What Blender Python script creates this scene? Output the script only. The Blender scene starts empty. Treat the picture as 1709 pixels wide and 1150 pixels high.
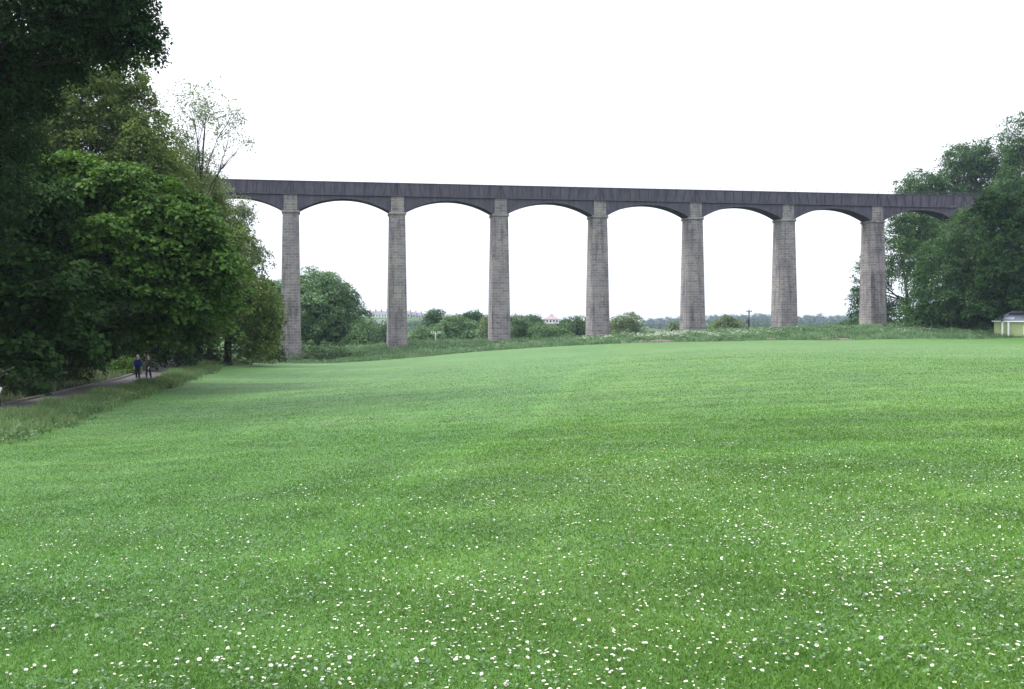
import bpy, bmesh, math
import numpy as np
from math import radians, sin, cos, pi
from mathutils import Vector, Matrix

S = bpy.context.scene
COL = S.collection

# ------------------------------------------------------------------ camera, sky, sun, exposure
F, CX, HY = 1680.0, 854.5, 518.0          # focal length and horizon of the photograph in its own pixels
CAMZ = 1.6
cam = bpy.data.objects.new('camera', bpy.data.cameras.new('camera'))
COL.objects.link(cam)
cam.location = (0, 0, CAMZ); cam.rotation_euler = (radians(90), 0, 0)
cam.data.sensor_width = 36; cam.data.lens = F / 1709 * 36
cam.data.shift_y = -(575 - HY) / 1709
cam.data.clip_start = 0.1; cam.data.clip_end = 9000
S.camera = cam

SUN_EL, SUN_AZ = 50.0, -86.0              # sun behind the cloud, up to the left beyond the aqueduct (azimuth from +Y, + to the right)
w = bpy.data.worlds.new('World'); S.world = w; w.use_nodes = True
nt = w.node_tree; bg = nt.nodes['Background']
sky = nt.nodes.new('ShaderNodeTexSky'); sky.sky_type = 'NISHITA'; sky.sun_disc = False
sky.sun_elevation = radians(SUN_EL); sky.sun_rotation = radians(SUN_AZ)
sky.air_density = 1.0; sky.dust_density = 4.0; sky.ozone_density = 1.0
hs = nt.nodes.new('ShaderNodeHueSaturation'); hs.inputs['Saturation'].default_value = 0.3
mx = nt.nodes.new('ShaderNodeMix'); mx.data_type = 'RGBA'; mx.inputs[0].default_value = 0.72
mx.inputs[7].default_value = (8.3, 8.6, 9.3, 1)   # the even white of the cloud layer
nt.links.new(sky.outputs[0], hs.inputs['Color']); nt.links.new(hs.outputs[0], mx.inputs[6])
tc = nt.nodes.new('ShaderNodeTexCoord'); sx = nt.nodes.new('ShaderNodeSeparateXYZ'); nt.links.new(tc.outputs['Generated'], sx.inputs[0])
mr = nt.nodes.new('ShaderNodeMapRange'); mr.inputs[1].default_value = 0; mr.inputs[2].default_value = 1; mr.inputs[3].default_value = .8; mr.inputs[4].default_value = 1.75
nt.links.new(sx.outputs[2], mr.inputs[0])                # an overcast sky is brightest overhead
vm = nt.nodes.new('ShaderNodeVectorMath'); vm.operation = 'SCALE'; nt.links.new(mx.outputs[2], vm.inputs[0]); nt.links.new(mr.outputs[0], vm.inputs['Scale'])
nt.links.new(vm.outputs[0], bg.inputs['Color']); bg.inputs['Strength'].default_value = 0.12

sun = bpy.data.objects.new('sun', bpy.data.lights.new('sun', 'SUN')); COL.objects.link(sun)
sun.data.energy = 2.2; sun.data.angle = radians(20); sun.data.color = (1, .97, .92)
d_ = Vector((sin(radians(SUN_AZ)) * cos(radians(SUN_EL)), cos(radians(SUN_AZ)) * cos(radians(SUN_EL)), sin(radians(SUN_EL))))
sun.rotation_euler = d_.to_track_quat('Z', 'Y').to_euler()
S.view_settings.view_transform = 'Standard'; S.view_settings.look = 'None'
S.view_settings.exposure = 0.88; S.view_settings.gamma = 1.0

# ------------------------------------------------------------------ helpers
def P(px, py, Y):
    """a point of the place, from where the photo shows it and how far off it is"""
    return np.array([(px - CX) / F * Y, Y, CAMZ + (HY - py) / F * Y])

def tag(o, label=None, cat=None, group=None, kind=None):
    if label: o['label'] = label
    if cat: o['category'] = cat
    if group: o['group'] = group
    if kind: o['kind'] = kind
    return o

def link(name, me, parent=None, mats=()):
    o = bpy.data.objects.new(name, me); COL.objects.link(o)
    if parent: o.parent = parent
    return o

def empty(name, loc, rz=0):
    o = bpy.data.objects.new(name, None); COL.objects.link(o)
    o.location = tuple(float(c) for c in loc); o.rotation_euler = (0, 0, rz); o.empty_display_size = .3
    return o

def mesh_np(name, V, Fc, mats, smooth=False, midx=None):
    V = np.ascontiguousarray(V, np.float32); Fc = np.ascontiguousarray(Fc, np.int32)
    me = bpy.data.meshes.new(name); m, k = Fc.shape
    me.vertices.add(len(V)); me.vertices.foreach_set('co', V.ravel())
    me.loops.add(m * k); me.loops.foreach_set('vertex_index', Fc.ravel())
    me.polygons.add(m); me.polygons.foreach_set('loop_start', np.arange(m, dtype=np.int32) * k)
    if smooth: me.polygons.foreach_set('use_smooth', np.ones(m, bool))
    for mt in (mats if isinstance(mats, (list, tuple)) else [mats]): me.materials.append(mt)
    if midx is not None: me.polygons.foreach_set('material_index', np.ascontiguousarray(midx, np.int32))
    me.update(calc_edges=True)
    return me

class MB:
    """collects polygons into one mesh"""
    def __init__(s): s.v = []; s.f = []; s.m = []; s.mi = 0
    def add(s, vs, fs):
        b = len(s.v); s.v += [tuple(float(c) for c in p) for p in vs]
        for f in fs: s.f.append([b + i for i in f]); s.m.append(s.mi)
    def box(s, x0, x1, y0, y1, z0, z1):
        s.add([(x0,y0,z0),(x1,y0,z0),(x1,y1,z0),(x0,y1,z0),(x0,y0,z1),(x1,y0,z1),(x1,y1,z1),(x0,y1,z1)],
              [(0,3,2,1),(4,5,6,7),(0,1,5,4),(1,2,6,5),(2,3,7,6),(3,0,4,7)])
    def loft(s, rings, cap=True):
        n = len(rings[0]); vs = [p for r in rings for p in r]; fs = []
        for i in range(len(rings) - 1):
            for j in range(n):
                a = i*n+j; b = i*n+(j+1) % n; fs.append((a, b, b+n, a+n))
        if cap: fs.append(tuple(range(n))[::-1]); fs.append(tuple(range((len(rings)-1)*n, len(rings)*n)))
        s.add(vs, fs)
    def rect_stack(s, cx, cy, lev):          # lev: (z, half x, half y)
        s.loft([[(cx-a,cy-b,z),(cx+a,cy-b,z),(cx+a,cy+b,z),(cx-a,cy+b,z)] for z, a, b in lev])
    def prism(s, poly, y0, y1):              # poly in (x, z), counter-clockwise seen from -y
        n = len(poly)
        vs = [(x, y0, z) for x, z in poly] + [(x, y1, z) for x, z in poly]
        fs = [tuple(range(n)), tuple(range(n, 2*n))[::-1]] + [((i+1) % n, i, n+i, n+(i+1) % n) for i in range(n)]
        s.add(vs, fs)
    def tube(s, pts, rad, n=8):
        pts = [Vector([float(c) for c in p]) for p in pts]; rings = []
        ref = Vector((.31, .2, .93)).normalized()
        for i, p in enumerate(pts):
            t = (pts[min(i+1, len(pts)-1)] - pts[max(i-1, 0)]).normalized()
            r0 = ref if abs(t.dot(ref)) < .95 else Vector((1, 0, 0))
            a = t.cross(r0).normalized(); b = t.cross(a)
            r = rad[i] if hasattr(rad, '__len__') else rad
            rings.append([p + a*(r*cos(2*pi*k/n)) + b*(r*sin(2*pi*k/n)) for k in range(n)])
        s.loft(rings)
    def mesh(s, name, mats, smooth=False):
        me = bpy.data.meshes.new(name); me.from_pydata(s.v, [], s.f)
        for m in (mats if isinstance(mats, (list, tuple)) else [mats]): me.materials.append(m)
        me.polygons.foreach_set('material_index', s.m)
        if smooth: me.polygons.foreach_set('use_smooth', [True]*len(s.f))
        me.update(); return me
    def build(s, name, mats, parent=None, smooth=False):
        me = s.mesh(name, mats, smooth)
        bm = bmesh.new(); bm.from_mesh(me); bmesh.ops.recalc_face_normals(bm, faces=bm.faces); bm.to_mesh(me); bm.free()
        return link(name, me, parent)

# ------------------------------------------------------------------ materials
class NB:
    def __init__(s, name):
        s.m = bpy.data.materials.new(name); s.m.use_nodes = True; s.t = s.m.node_tree
        s.b = s.t.nodes['Principled BSDF']; s.out = s.t.nodes['Material Output']
    def n(s, kind, **kw):
        nd = s.t.nodes.new(kind)
        for k, v in kw.items(): setattr(nd, k, v)
        return nd
    def l(s, a, b): s.t.links.new(a, b)
    def coords(s): return s.n('ShaderNodeTexCoord').outputs['Object']
    def noise(s, scale, vec=None, detail=4, rough=.55, sc=None):
        nd = s.n('ShaderNodeTexNoise'); nd.inputs['Scale'].default_value = scale
        nd.inputs['Detail'].default_value = detail; nd.inputs['Roughness'].default_value = rough
        v = vec if vec is not None else s.coords()
        if sc:
            mp = s.n('ShaderNodeMapping'); mp.inputs['Scale'].default_value = sc; s.l(v, mp.inputs['Vector']); v = mp.outputs[0]
        s.l(v, nd.inputs['Vector']); return nd.outputs['Fac']
    def ramp(s, fac, stops):
        r = s.n('ShaderNodeValToRGB'); e = r.color_ramp.elements
        while len(e) < len(stops): e.new(.5)
        for i, (p, c) in enumerate(stops):
            e[i].position = p; e[i].color = (*c, 1) if len(c) == 3 else c
        s.l(fac, r.inputs['Fac']); return r.outputs['Color']
    def mix(s, fac, a, b, mode='MIX'):
        m = s.n('ShaderNodeMix', data_type='RGBA', blend_type=mode)
        for sock, v in ((m.inputs[0], fac), (m.inputs[6], a), (m.inputs[7], b)):
            if hasattr(v, 'is_output'): s.l(v, sock)
            elif isinstance(v, (int, float)): sock.default_value = v
            else: sock.default_value = (*v, 1)
        return m.outputs[2]
    def bump(s, h, strength=.4, dist=.05):
        b = s.n('ShaderNodeBump'); b.inputs['Strength'].default_value = strength; b.inputs['Distance'].default_value = dist
        s.l(h, b.inputs['Height']); s.l(b.outputs[0], s.b.inputs['Normal'])
    def fin(s, color, rough=.8, spec=.3):
        if hasattr(color, 'is_output'): s.l(color, s.b.inputs['Base Color'])
        else: s.b.inputs['Base Color'].default_value = (*color, 1)
        s.b.inputs['Roughness'].default_value = rough; s.b.inputs['Specular IOR Level'].default_value = spec
        return s.m

def m_plain(name, c, rough=.8, var=.25, scale=3.0, spec=.3):
    k = NB(name); f = k.noise(scale, detail=5)
    col = k.ramp(f, [(.3, tuple(x*(1-var) for x in c)), (.7, tuple(min(1, x*(1+var)) for x in c))])
    return k.fin(col, rough, spec)

def m_leaf(name, dark, light, trans=.3, clump=.45, rough=.5, spec=.35):
    k = NB(name)
    g = k.n('ShaderNodeNewGeometry'); rnd = g.outputs['Random Per Island']
    nz = k.noise(clump, detail=3)
    a = k.n('ShaderNodeMath', operation='MULTIPLY'); k.l(rnd, a.inputs[0]); a.inputs[1].default_value = .55
    b = k.n('ShaderNodeMath', operation='MULTIPLY_ADD'); k.l(nz, b.inputs[0]); b.inputs[1].default_value = .9; k.l(a.outputs[0], b.inputs[2])
    c = k.n('ShaderNodeMath', operation='SUBTRACT'); k.l(b.outputs[0], c.inputs[0]); c.inputs[1].default_value = .22
    col = k.mix(c.outputs[0], dark, light)
    k.fin(col, rough, spec)
    tr = k.n('ShaderNodeBsdfTranslucent')
    k.l(k.mix(.35, col, (light[0]*1.3, light[1]*1.25, light[2]*.5)), tr.inputs['Color'])
    ms = k.n('ShaderNodeMixShader'); ms.inputs[0].default_value = trans
    k.l(k.b.outputs[0], ms.inputs[1]); k.l(tr.outputs[0], ms.inputs[2]); k.l(ms.outputs[0], k.out.inputs['Surface'])
    return k.m

def m_stone():
    k = NB('aqueduct_masonry'); co = k.coords()
    sp = k.n('ShaderNodeSeparateXYZ'); k.l(co, sp.inputs[0])
    ad = k.n('ShaderNodeMath', operation='ADD'); k.l(sp.outputs[0], ad.inputs[0]); k.l(sp.outputs[1], ad.inputs[1])
    cb = k.n('ShaderNodeCombineXYZ'); k.l(ad.outputs[0], cb.inputs[0]); k.l(sp.outputs[2], cb.inputs[1])
    wob = k.noise(.6, co, 2)
    va = k.n('ShaderNodeVectorMath', operation='ADD'); k.l(cb.outputs[0], va.inputs[0])
    ws = k.n('ShaderNodeMath', operation='MULTIPLY'); k.l(wob, ws.inputs[0]); ws.inputs[1].default_value = .05
    k.l(ws.outputs[0], va.inputs[1])
    br = k.n('ShaderNodeTexBrick', offset=.5)
    k.l(va.outputs[0], br.inputs['Vector'])
    br.inputs['Scale'].default_value = 1.0; br.inputs['Brick Width'].default_value = 1.05; br.inputs['Row Height'].default_value = .42
    br.inputs['Mortar Size'].default_value = .03; br.inputs['Mortar Smooth'].default_value = .3; br.inputs['Bias'].default_value = -.1
    br.inputs['Color1'].default_value = (.175, .165, .166, 1); br.inputs['Color2'].default_value = (.255, .244, .24, 1)
    br.inputs['Mortar'].default_value = (.33, .315, .315, 1)
    big = k.noise(.35, co, 5, .6); st = k.noise(1.0, co, 5, .6, sc=(1.3, 1.3, .16)); fine = k.noise(5, co, 5, .65)
    c = k.mix(1.0, br.outputs['Color'], k.ramp(big, [(.3, (.66, .64, .68)), (.5, (.95, .93, .95)), (.72, (1.15, 1.1, 1.0))]), 'MULTIPLY')
    c = k.mix(1.0, c, k.ramp(st, [(.33, (.5, .49, .51)), (.5, (1.04, 1.04, 1.05))]), 'MULTIPLY')
    c = k.mix(.6, c, k.ramp(fine, [(.3, (.72, .7, .7)), (.7, (1.2, 1.2, 1.2))]), 'MULTIPLY')
    lic = k.ramp(k.noise(.9, co, 6, .7), [(.6, (0, 0, 0)), (.72, (.5, .5, .5))])
    c = k.mix(lic, c, (.24, .235, .15))
    h = k.n('ShaderNodeMath', operation='MULTIPLY_ADD'); k.l(br.outputs['Fac'], h.inputs[0]); h.inputs[1].default_value = -.8; k.l(fine, h.inputs[2])
    k.bump(h.outputs[0], .7, .06)
    return k.fin(c, .9, .2)

def m_iron():
    k = NB('painted_ironwork'); co = k.coords()
    a = k.noise(.5, co, 5, .6); st = k.noise(1.1, co, 5, .65, sc=(1.6, 1, .18)); f = k.noise(7, co, 4)
    c = k.ramp(a, [(.3, (.057, .053, .073)), (.7, (.085, .079, .102))])
    c = k.mix(1, c, k.ramp(st, [(.33, (.62, .6, .62)), (.6, (1.12, 1.1, 1.1))]), 'MULTIPLY')
    c = k.mix(k.ramp(k.noise(2.2, co, 6, .7), [(.62, (0, 0, 0)), (.75, (.55, .55, .55))]), c, (.13, .085, .06))
    k.bump(f, .3, .02)
    return k.fin(c, .75, .3)

def m_ground():
    k = NB('rough_ground'); co = k.coords()
    c = k.ramp(k.noise(.18, co, 6, .62), [(.3, (.028, .055, .018)), (.5, (.048, .092, .03)), (.72, (.085, .12, .045))])
    c = k.mix(k.ramp(k.noise(.45, co, 5, .6), [(.58, (0, 0, 0)), (.7, (.6, .6, .6))]), c, (.06, .05, .033))
    k.bump(k.noise(6, co, 5), .8, .1)
    return k.fin(c, .95, .15)

def m_lawn(name='mown_turf', blades=False):
    k = NB(name); co = k.coords()
    base = k.ramp(k.noise(.14, co, 5, .6), [(.28, (.062, .158, .022)), (.5, (.080, .188, .029)), (.74, (.110, .216, .042))])
    # the mower's passes: faint bands that run along and across the field
    for sc, amt in (((.03, .55, 1), .16), ((.9, .035, 1), .06)):
        mp = k.n('ShaderNodeMapping'); mp.inputs['Scale'].default_value = sc
        mp.inputs['Rotation'].default_value = (0, 0, .10); k.l(co, mp.inputs['Vector'])
        nz = k.noise(1.0, mp.outputs[0], 3, .5)
        base = k.mix(1.0, base, k.ramp(nz, [(.32, (1-amt,)*3), (.68, (1+amt,)*3)]), 'MULTIPLY')
    dt = k.n('ShaderNodeVectorMath', operation='DOT_PRODUCT'); k.l(co, dt.inputs[0]); dt.inputs[1].default_value = (.9935, -.1138, 0)
    wb = k.n('ShaderNodeMath', operation='MULTIPLY_ADD'); k.l(k.noise(.5, co, 2), wb.inputs[0]); wb.inputs[1].default_value = .8; k.l(dt.outputs['Value'], wb.inputs[2])
    sd = k.n('ShaderNodeMapRange'); sd.inputs[1].default_value = -3.0; sd.inputs[2].default_value = -.8; k.l(wb.outputs[0], sd.inputs[0])
    base = k.mix(1.0, base, k.mix(sd.outputs[0], (.96, 1.0, 1.2), (1.0, 1.0, .96)), 'MULTIPLY')     # mown one way on the left of the line, the other on the right
    ln_ = k.n('ShaderNodeMath', operation='ADD'); k.l(wb.outputs[0], ln_.inputs[0]); ln_.inputs[1].default_value = 2.0
    ab = k.n('ShaderNodeMath', operation='ABSOLUTE'); k.l(ln_.outputs[0], ab.inputs[0])
    base = k.mix(1.0, base, k.ramp(ab.outputs[0], [(.12, (1.12, 1.1, 1.16)), (.5, (1, 1, 1))]), 'MULTIPLY')
    base = k.mix(k.ramp(k.noise(.55, co, 6, .7), [(.6, (0, 0, 0)), (.76, (.28, .28, .28))]), base, (.15, .16, .05))   # dry, thin patches
    med = k.noise(1.1, co, 5, .6)
    base = k.mix(.8, base, k.ramp(med, [(.3, (.78, .80, .74)), (.7, (1.2, 1.17, 1.2))]), 'MULTIPLY')
    if blades:
        g = k.n('ShaderNodeNewGeometry')
        base = k.mix(1.0, base, k.ramp(g.outputs['Random Per Island'], [(0, (.62, .68, .6)), (.45, (1.0, 1.0, .92)), (.8, (1.3, 1.22, 1.2)), (.93, (1.8, 1.45, 1.4)), (1, (2.1, 1.5, 1.3))]), 'MULTIPLY')
        k.fin(base, .6, .2)
        tr = k.n('ShaderNodeBsdfTranslucent'); k.l(base, tr.inputs['Color'])
        ms = k.n('ShaderNodeMixShader'); ms.inputs[0].default_value = .3
        k.l(k.b.outputs[0], ms.inputs[1]); k.l(tr.outputs[0], ms.inputs[2]); k.l(ms.outputs[0], k.out.inputs['Surface'])
        return k.m
    tex = k.noise(26, co, 5, .7); tex2 = k.noise(5, co, 4, .6, sc=(.6, 1.6, 1))
    base = k.mix(.75, base, k.ramp(tex, [(.3, (.32, .36, .28)), (.7, (.88, .86, .86))]), 'MULTIPLY')
    base = k.mix(.7, base, k.ramp(tex2, [(.3, (.75, .78, .72)), (.7, (1.22, 1.2, 1.22))]), 'MULTIPLY')
    k.bump(tex, .6, .03)
    k.b.inputs['Sheen Weight'].default_value = .09; k.b.inputs['Sheen Roughness'].default_value = .35; k.b.inputs['Sheen Tint'].default_value = (.75, .95, .85, 1)
    return k.fin(base, .7, .25)

def m_blade(name, stops, trans=.3):
    k = NB(name); g = k.n('ShaderNodeNewGeometry')
    c = k.ramp(g.outputs['Random Per Island'], stops)
    c = k.mix(.9, c, k.ramp(k.noise(.35, detail=4), [(.32, (.55, .6, .55)), (.68, (1.3, 1.25, 1.2))]), 'MULTIPLY')
    k.fin(c, .55, .3)
    tr = k.n('ShaderNodeBsdfTranslucent'); k.l(c, tr.inputs['Color'])
    ms = k.n('ShaderNodeMixShader'); ms.inputs[0].default_value = trans
    k.l(k.b.outputs[0], ms.inputs[1]); k.l(tr.outputs[0], ms.inputs[2]); k.l(ms.outputs[0], k.out.inputs['Surface'])
    return k.m

M_STONE, M_IRON = m_stone(), m_iron()
M_GROUND, M_LAWN, M_LBLADE = m_ground(), m_lawn(), m_lawn('turf_blades', True)
M_BARK = m_plain('bark', (.055, .045, .036), .95, .45, 4)
M_BARKD = m_plain('dark_bark', (.028, .024, .02), .95, .4, 4)
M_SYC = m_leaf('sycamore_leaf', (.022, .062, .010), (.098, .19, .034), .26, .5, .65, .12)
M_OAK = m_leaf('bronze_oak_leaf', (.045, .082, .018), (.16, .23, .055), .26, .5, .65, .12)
M_OAKG = m_leaf('green_oak_leaf', (.035, .055, .016), (.085, .105, .034), .28, .45)
M_DARK = m_leaf('deep_shade_leaf', (.008, .021, .007), (.032, .064, .018), .14, .4, .75, .05)  # green taken nearly black: the wood's deep shade is put into the colour
M_BLUEG = m_leaf('blue_green_leaf', (.018, .054, .017), (.082, .155, .05), .2, .35, .65, .1)
M_WIL = m_leaf('grey_willow_leaf', (.09, .13, .062), (.2, .25, .13), .34, .5)
M_CHE = m_leaf('chestnut_leaf', (.036, .10, .034), (.135, .24, .082), .24, .3)
M_MID = m_leaf('midground_leaf', (.030, .08, .032), (.11, .19, .07), .24, .3)
M_PALE = m_leaf('pale_leaf', (.07, .12, .05), (.165, .225, .1), .3, .35)
M_SYCD = m_leaf('shaded_sycamore_leaf', (.006, .022, .005), (.034, .074, .018), .14, .4, .75, .05)  # darker copy of the sycamore leaf, shade painted into its colour
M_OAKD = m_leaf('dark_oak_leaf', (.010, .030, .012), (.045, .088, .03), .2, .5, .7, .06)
M_FAR = m_leaf('far_wood_leaf', (.024, .055, .03), (.07, .115, .06), .2, .05)

# ------------------------------------------------------------------ terrain
def RB(px, py, Y): return tuple(P(px, py, Y))
CP = np.array([
    (0,0,0),(8,0,.02),(-8,0,-.2),(0,-25,.1),(-11,0,-.4),(15,0,.1),(0,5,0),(6,6,.02),(-5,5,-.1),(0,10,-.12),(5,11,-.08),
    RB(850,700,26),RB(850,640,48),RB(850,605,85),RB(800,587,138),RB(1000,576,135),RB(1300,569,135),RB(1500,567,135),RB(1700,565,138),
    RB(1500,620,40),RB(1709,700,18),RB(1709,800,9.4),RB(1709,600,60),RB(300,780,16),RB(0,742,27),RB(0,850,13),RB(0,1000,7),
    RB(500,700,30),RB(500,640,70),RB(500,615,120),RB(500,607,143),RB(650,601,140),RB(360,612,100),RB(300,640,70),RB(200,672,50),RB(100,712,35),
    RB(0,690,41),RB(100,668,52),RB(240,636,71),RB(290,620,95),RB(1200,600,62),RB(1250,582,95),RB(1700,577,95),
    (-32,40,-2.2),(-36,60,-2.4),(-40,75,-2.5),(-45,100,-3),(-60,140,-3),(-20,10,-.8),(-25,25,-1.6),(-38,130,-5),
    RB(484,604,153),RB(661,578,156),RB(835,570,159),RB(1001,563,162),RB(1160,553,165),RB(1316,549,168),RB(1464,545,171),
    RB(1050,563,148),RB(1200,558,147),RB(1350,554,146),RB(1500,552,146),RB(1650,552,146),RB(1800,555,146),
    RB(1000,573,139),RB(1200,568,139),RB(1400,566,139),RB(880,578,146),RB(760,587,148),RB(600,600,149),RB(1600,566,139),(40,-20,.2),(60,20,0),(90,80,-.6),(110,130,-1.5),
])
CP = CP[np.unique(np.round(CP[:, :2], 2), axis=0, return_index=True)[1]]
_c = 6.0
_A = np.sqrt(((CP[:, None, :2]-CP[None, :, :2])**2).sum(-1)+_c*_c)
_n = len(CP); _B = np.zeros((_n+3, _n+3)); _B[:_n, :_n] = _A; _B[:_n, _n] = 1; _B[:_n, _n+1:] = CP[:, :2]; _B[_n:, :_n] = _B[:_n, _n:].T
_B[:_n, :_n] -= np.eye(_n)*.6
_W = np.linalg.solve(_B, np.r_[CP[:, 2], 0, 0, 0])
_fy = np.array([-100, 150, 178, 215, 260, 420, 700, 1000, 1500, 2600, 5000]); _fz = np.array([-3, -4, -6.5, -12, -16, -19, -20, -20, -19, -25, -60])
def sstep(t): t = np.clip(t, 0, 1); return t*t*(3-2*t)
def G(x, y):
    x = np.asarray(x, float); y = np.asarray(y, float); sh = np.broadcast(x, y).shape
    xf = np.broadcast_to(x, sh).ravel(); yf = np.broadcast_to(y, sh).ravel()
    xn = np.clip(xf, -70, 120); yn = np.clip(yf, -40, 175); near = np.zeros(len(xf))
    for i in range(0, len(xf), 40000):
        s_ = slice(i, i+40000)
        near[s_] = np.sqrt((xn[s_, None]-CP[None, :, 0])**2+(yn[s_, None]-CP[None, :, 1])**2+_c*_c) @ _W[:_n] + _W[_n]+_W[_n+1]*xn[s_]+_W[_n+2]*yn[s_]
    far = np.interp(yf, _fy, _fz)
    gs = lambda cx, cy, a, sx, sy: a*np.exp(-((xf-cx)/sx)**2-((yf-cy)/sy)**2)
    far = far+gs(-110, 920, 15.5, 210, 190)+gs(25, 640, 11.5, 120, 110)+gs(150, 235, 21, 75, 60)+gs(-130, 200, 14, 60, 60)
    far = far+.8*np.sin(xf*.013+1)*np.sin(yf*.011)
    t = sstep((yf-160)/45)
    lump = .05*np.sin(xf*.9+.3*yf)*np.sin(yf*.7)*0
    return (near*(1-t)+far*t+lump).reshape(sh)

ys = np.concatenate([np.linspace(-30, 2, 16, endpoint=False), 2*np.exp(np.linspace(0, math.log(200/2), 150, endpoint=False)), 200*np.exp(np.linspace(0, math.log(2450/200), 70))])
us = np.linspace(-1, 1, 171); us = np.sign(us)*np.abs(us)**1.25
YY, UU = np.meshgrid(ys, us, indexing='ij'); XX = UU*(45+np.maximum(YY, 0)*.95)
ZZ = G(XX, YY); nr, nc = XX.shape
def grid_faces(nr, nc):
    i = (np.arange(nr-1)[:, None]*nc+np.arange(nc-1)[None]).ravel()
    return np.stack([i, i+1, i+nc+1, i+nc], 1)
# lawn outline: left edge from the near verge back along the path, far edge along the foot of the bank
LE = np.array([(-13,-30),(-11.5,0),(-12.5,14),tuple(P(0,742,27)[:2]),tuple(P(100,712,35)[:2]),tuple(P(200,672,50)[:2]),tuple(P(300,640,70)[:2]),tuple(P(360,612,100)[:2]),(-34.5,128),(-34,150)])
def left_edge(y): return np.interp(y, LE[:, 1], LE[:, 0])
FE = np.array([(-34, 146), tuple(P(500,607,143.5)[:2]), tuple(P(650,601,141)[:2]), tuple(P(800,587,138.5)[:2]), tuple(P(1000,576,136)[:2]), tuple(P(1300,569,136)[:2]), tuple(P(1500,567,136)[:2]), tuple(P(1620,566,138)[:2]), (95, 139.5), (130, 138)])
def far_edge(x): return np.interp(x, FE[:, 0], FE[:, 1])
Vg = np.stack([XX, YY, ZZ], -1)
inside = (XX > left_edge(YY)+1.2) & (YY < far_edge(XX)-1.2) & (XX < 90)
Vg[..., 2] -= np.where(inside, .25, 0)
tag(link('ground', mesh_np('ground', Vg.reshape(-1, 3), grid_faces(nr, nc), M_GROUND, True)), kind='structure')

nu, nv = 150, 260
vv = np.linspace(0, 1, nv)**1.7; uu = np.linspace(0, 1, nu)
U_, V_ = np.meshgrid(uu, vv)
Xa = -34+U_*(96+34); Yl = -28+V_*(far_edge(Xa)+28)
Xl = left_edge(Yl)+U_*(96-left_edge(Yl))
for _ in range(3):
    Yl = -28+V_*(far_edge(Xl)+28); Xl = left_edge(Yl)+U_*(96-left_edge(Yl))
Zl = G(Xl, Yl)+.035
tag(link('lawn', mesh_np('lawn', np.stack([Xl, Yl, Zl], -1).reshape(-1, 3), grid_faces(nv, nu), M_LAWN, True)), kind='structure')

# path under the trees
PC = np.array([(-17.5, -5), (-18.2, 15), (-18.6, 28), tuple(P(-4,691,41)[:2]), tuple(P(100,667,52)[:2]), tuple(P(236,636,71)[:2]), (-32.5, 95), (-40, 120)])
def path_x(y): return np.interp(y, PC[:, 1], PC[:, 0])
py_ = np.linspace(-5, 120, 160); px_ = np.convolve(np.pad(path_x(py_), 8, mode='edge'), np.ones(17)/17, 'valid')
rows = []
for off in (-1.35, -1.2, -.6, 0, .6, 1.2, 1.35):
    up = .05 if abs(off) < 1.3 else -.06
    rows.append(np.stack([px_+off, py_, G(px_+off, py_)+up+.03*(1-(off/1.3)**2)], -1))
Vp = np.stack(rows, 1)
k = NB('path_tarmac'); co = k.coords()
c = k.ramp(k.noise(2.5, co, 6, .65), [(.3, (.055, .052, .056)), (.7, (.11, .104, .11))]); k.bump(k.noise(60, co, 3), .5, .01)  # tarmac grey lowered to stand in for the trees' shadow
M_PATH = k.fin(c, .9, .25)
tag(link('path', mesh_np('path', Vp.reshape(-1, 3), grid_faces(160, 7), M_PATH, True)), kind='structure')
wy = np.linspace(20, 140, 120); wo = np.linspace(0, 1, 30)
WY, WO = np.meshgrid(wy, wo, indexing='ij'); WX = np.interp(WY, py_, px_)-1.75-.25*np.sin(WY*1.3)-.2*np.sin(WY*3.1)-WO*28
k = NB('shaded_leaf_litter'); co = k.coords(); c = k.ramp(k.noise(1.2, co, 6, .7), [(.35, (.014, .012, .008)), (.6, (.03, .03, .014)), (.75, (.03, .05, .016))]); k.bump(k.noise(8, co), .7, .05)  # litter brown made very dark to carry the trees' shade
tag(link('woodland_floor', mesh_np('woodland_floor', np.stack([WX, WY, G(WX, WY)+.06], -1).reshape(-1, 3), grid_faces(120, 30), k.fin(c, .95, .1), True)), kind='structure')
# edging stones along the far side of the path
mb = MB()
ky = np.arange(30, 96, 1.0); kx = np.interp(ky, py_, px_)-1.46
for a in range(len(ky)-1):
    z0 = float(G(kx[a], ky[a])); z1 = float(G(kx[a+1], ky[a+1])); g_ = .02
    q = [(kx[a]-.07, ky[a]+g_), (kx[a]+.07, ky[a]+g_), (kx[a+1]+.07, ky[a+1]-g_), (kx[a+1]-.07, ky[a+1]-g_)]
    zz = (z0, z0, z1, z1)
    mb.loft([[(x, y, z-.2) for (x, y), z in zip(q, zz)], [(x, y, z+.13) for (x, y), z in zip(q, zz)]])
ke = mb.build('kerb', m_plain('kerb_stone', (.13, .125, .12), .9, .3, 3)); tag(ke, kind='structure')

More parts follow.
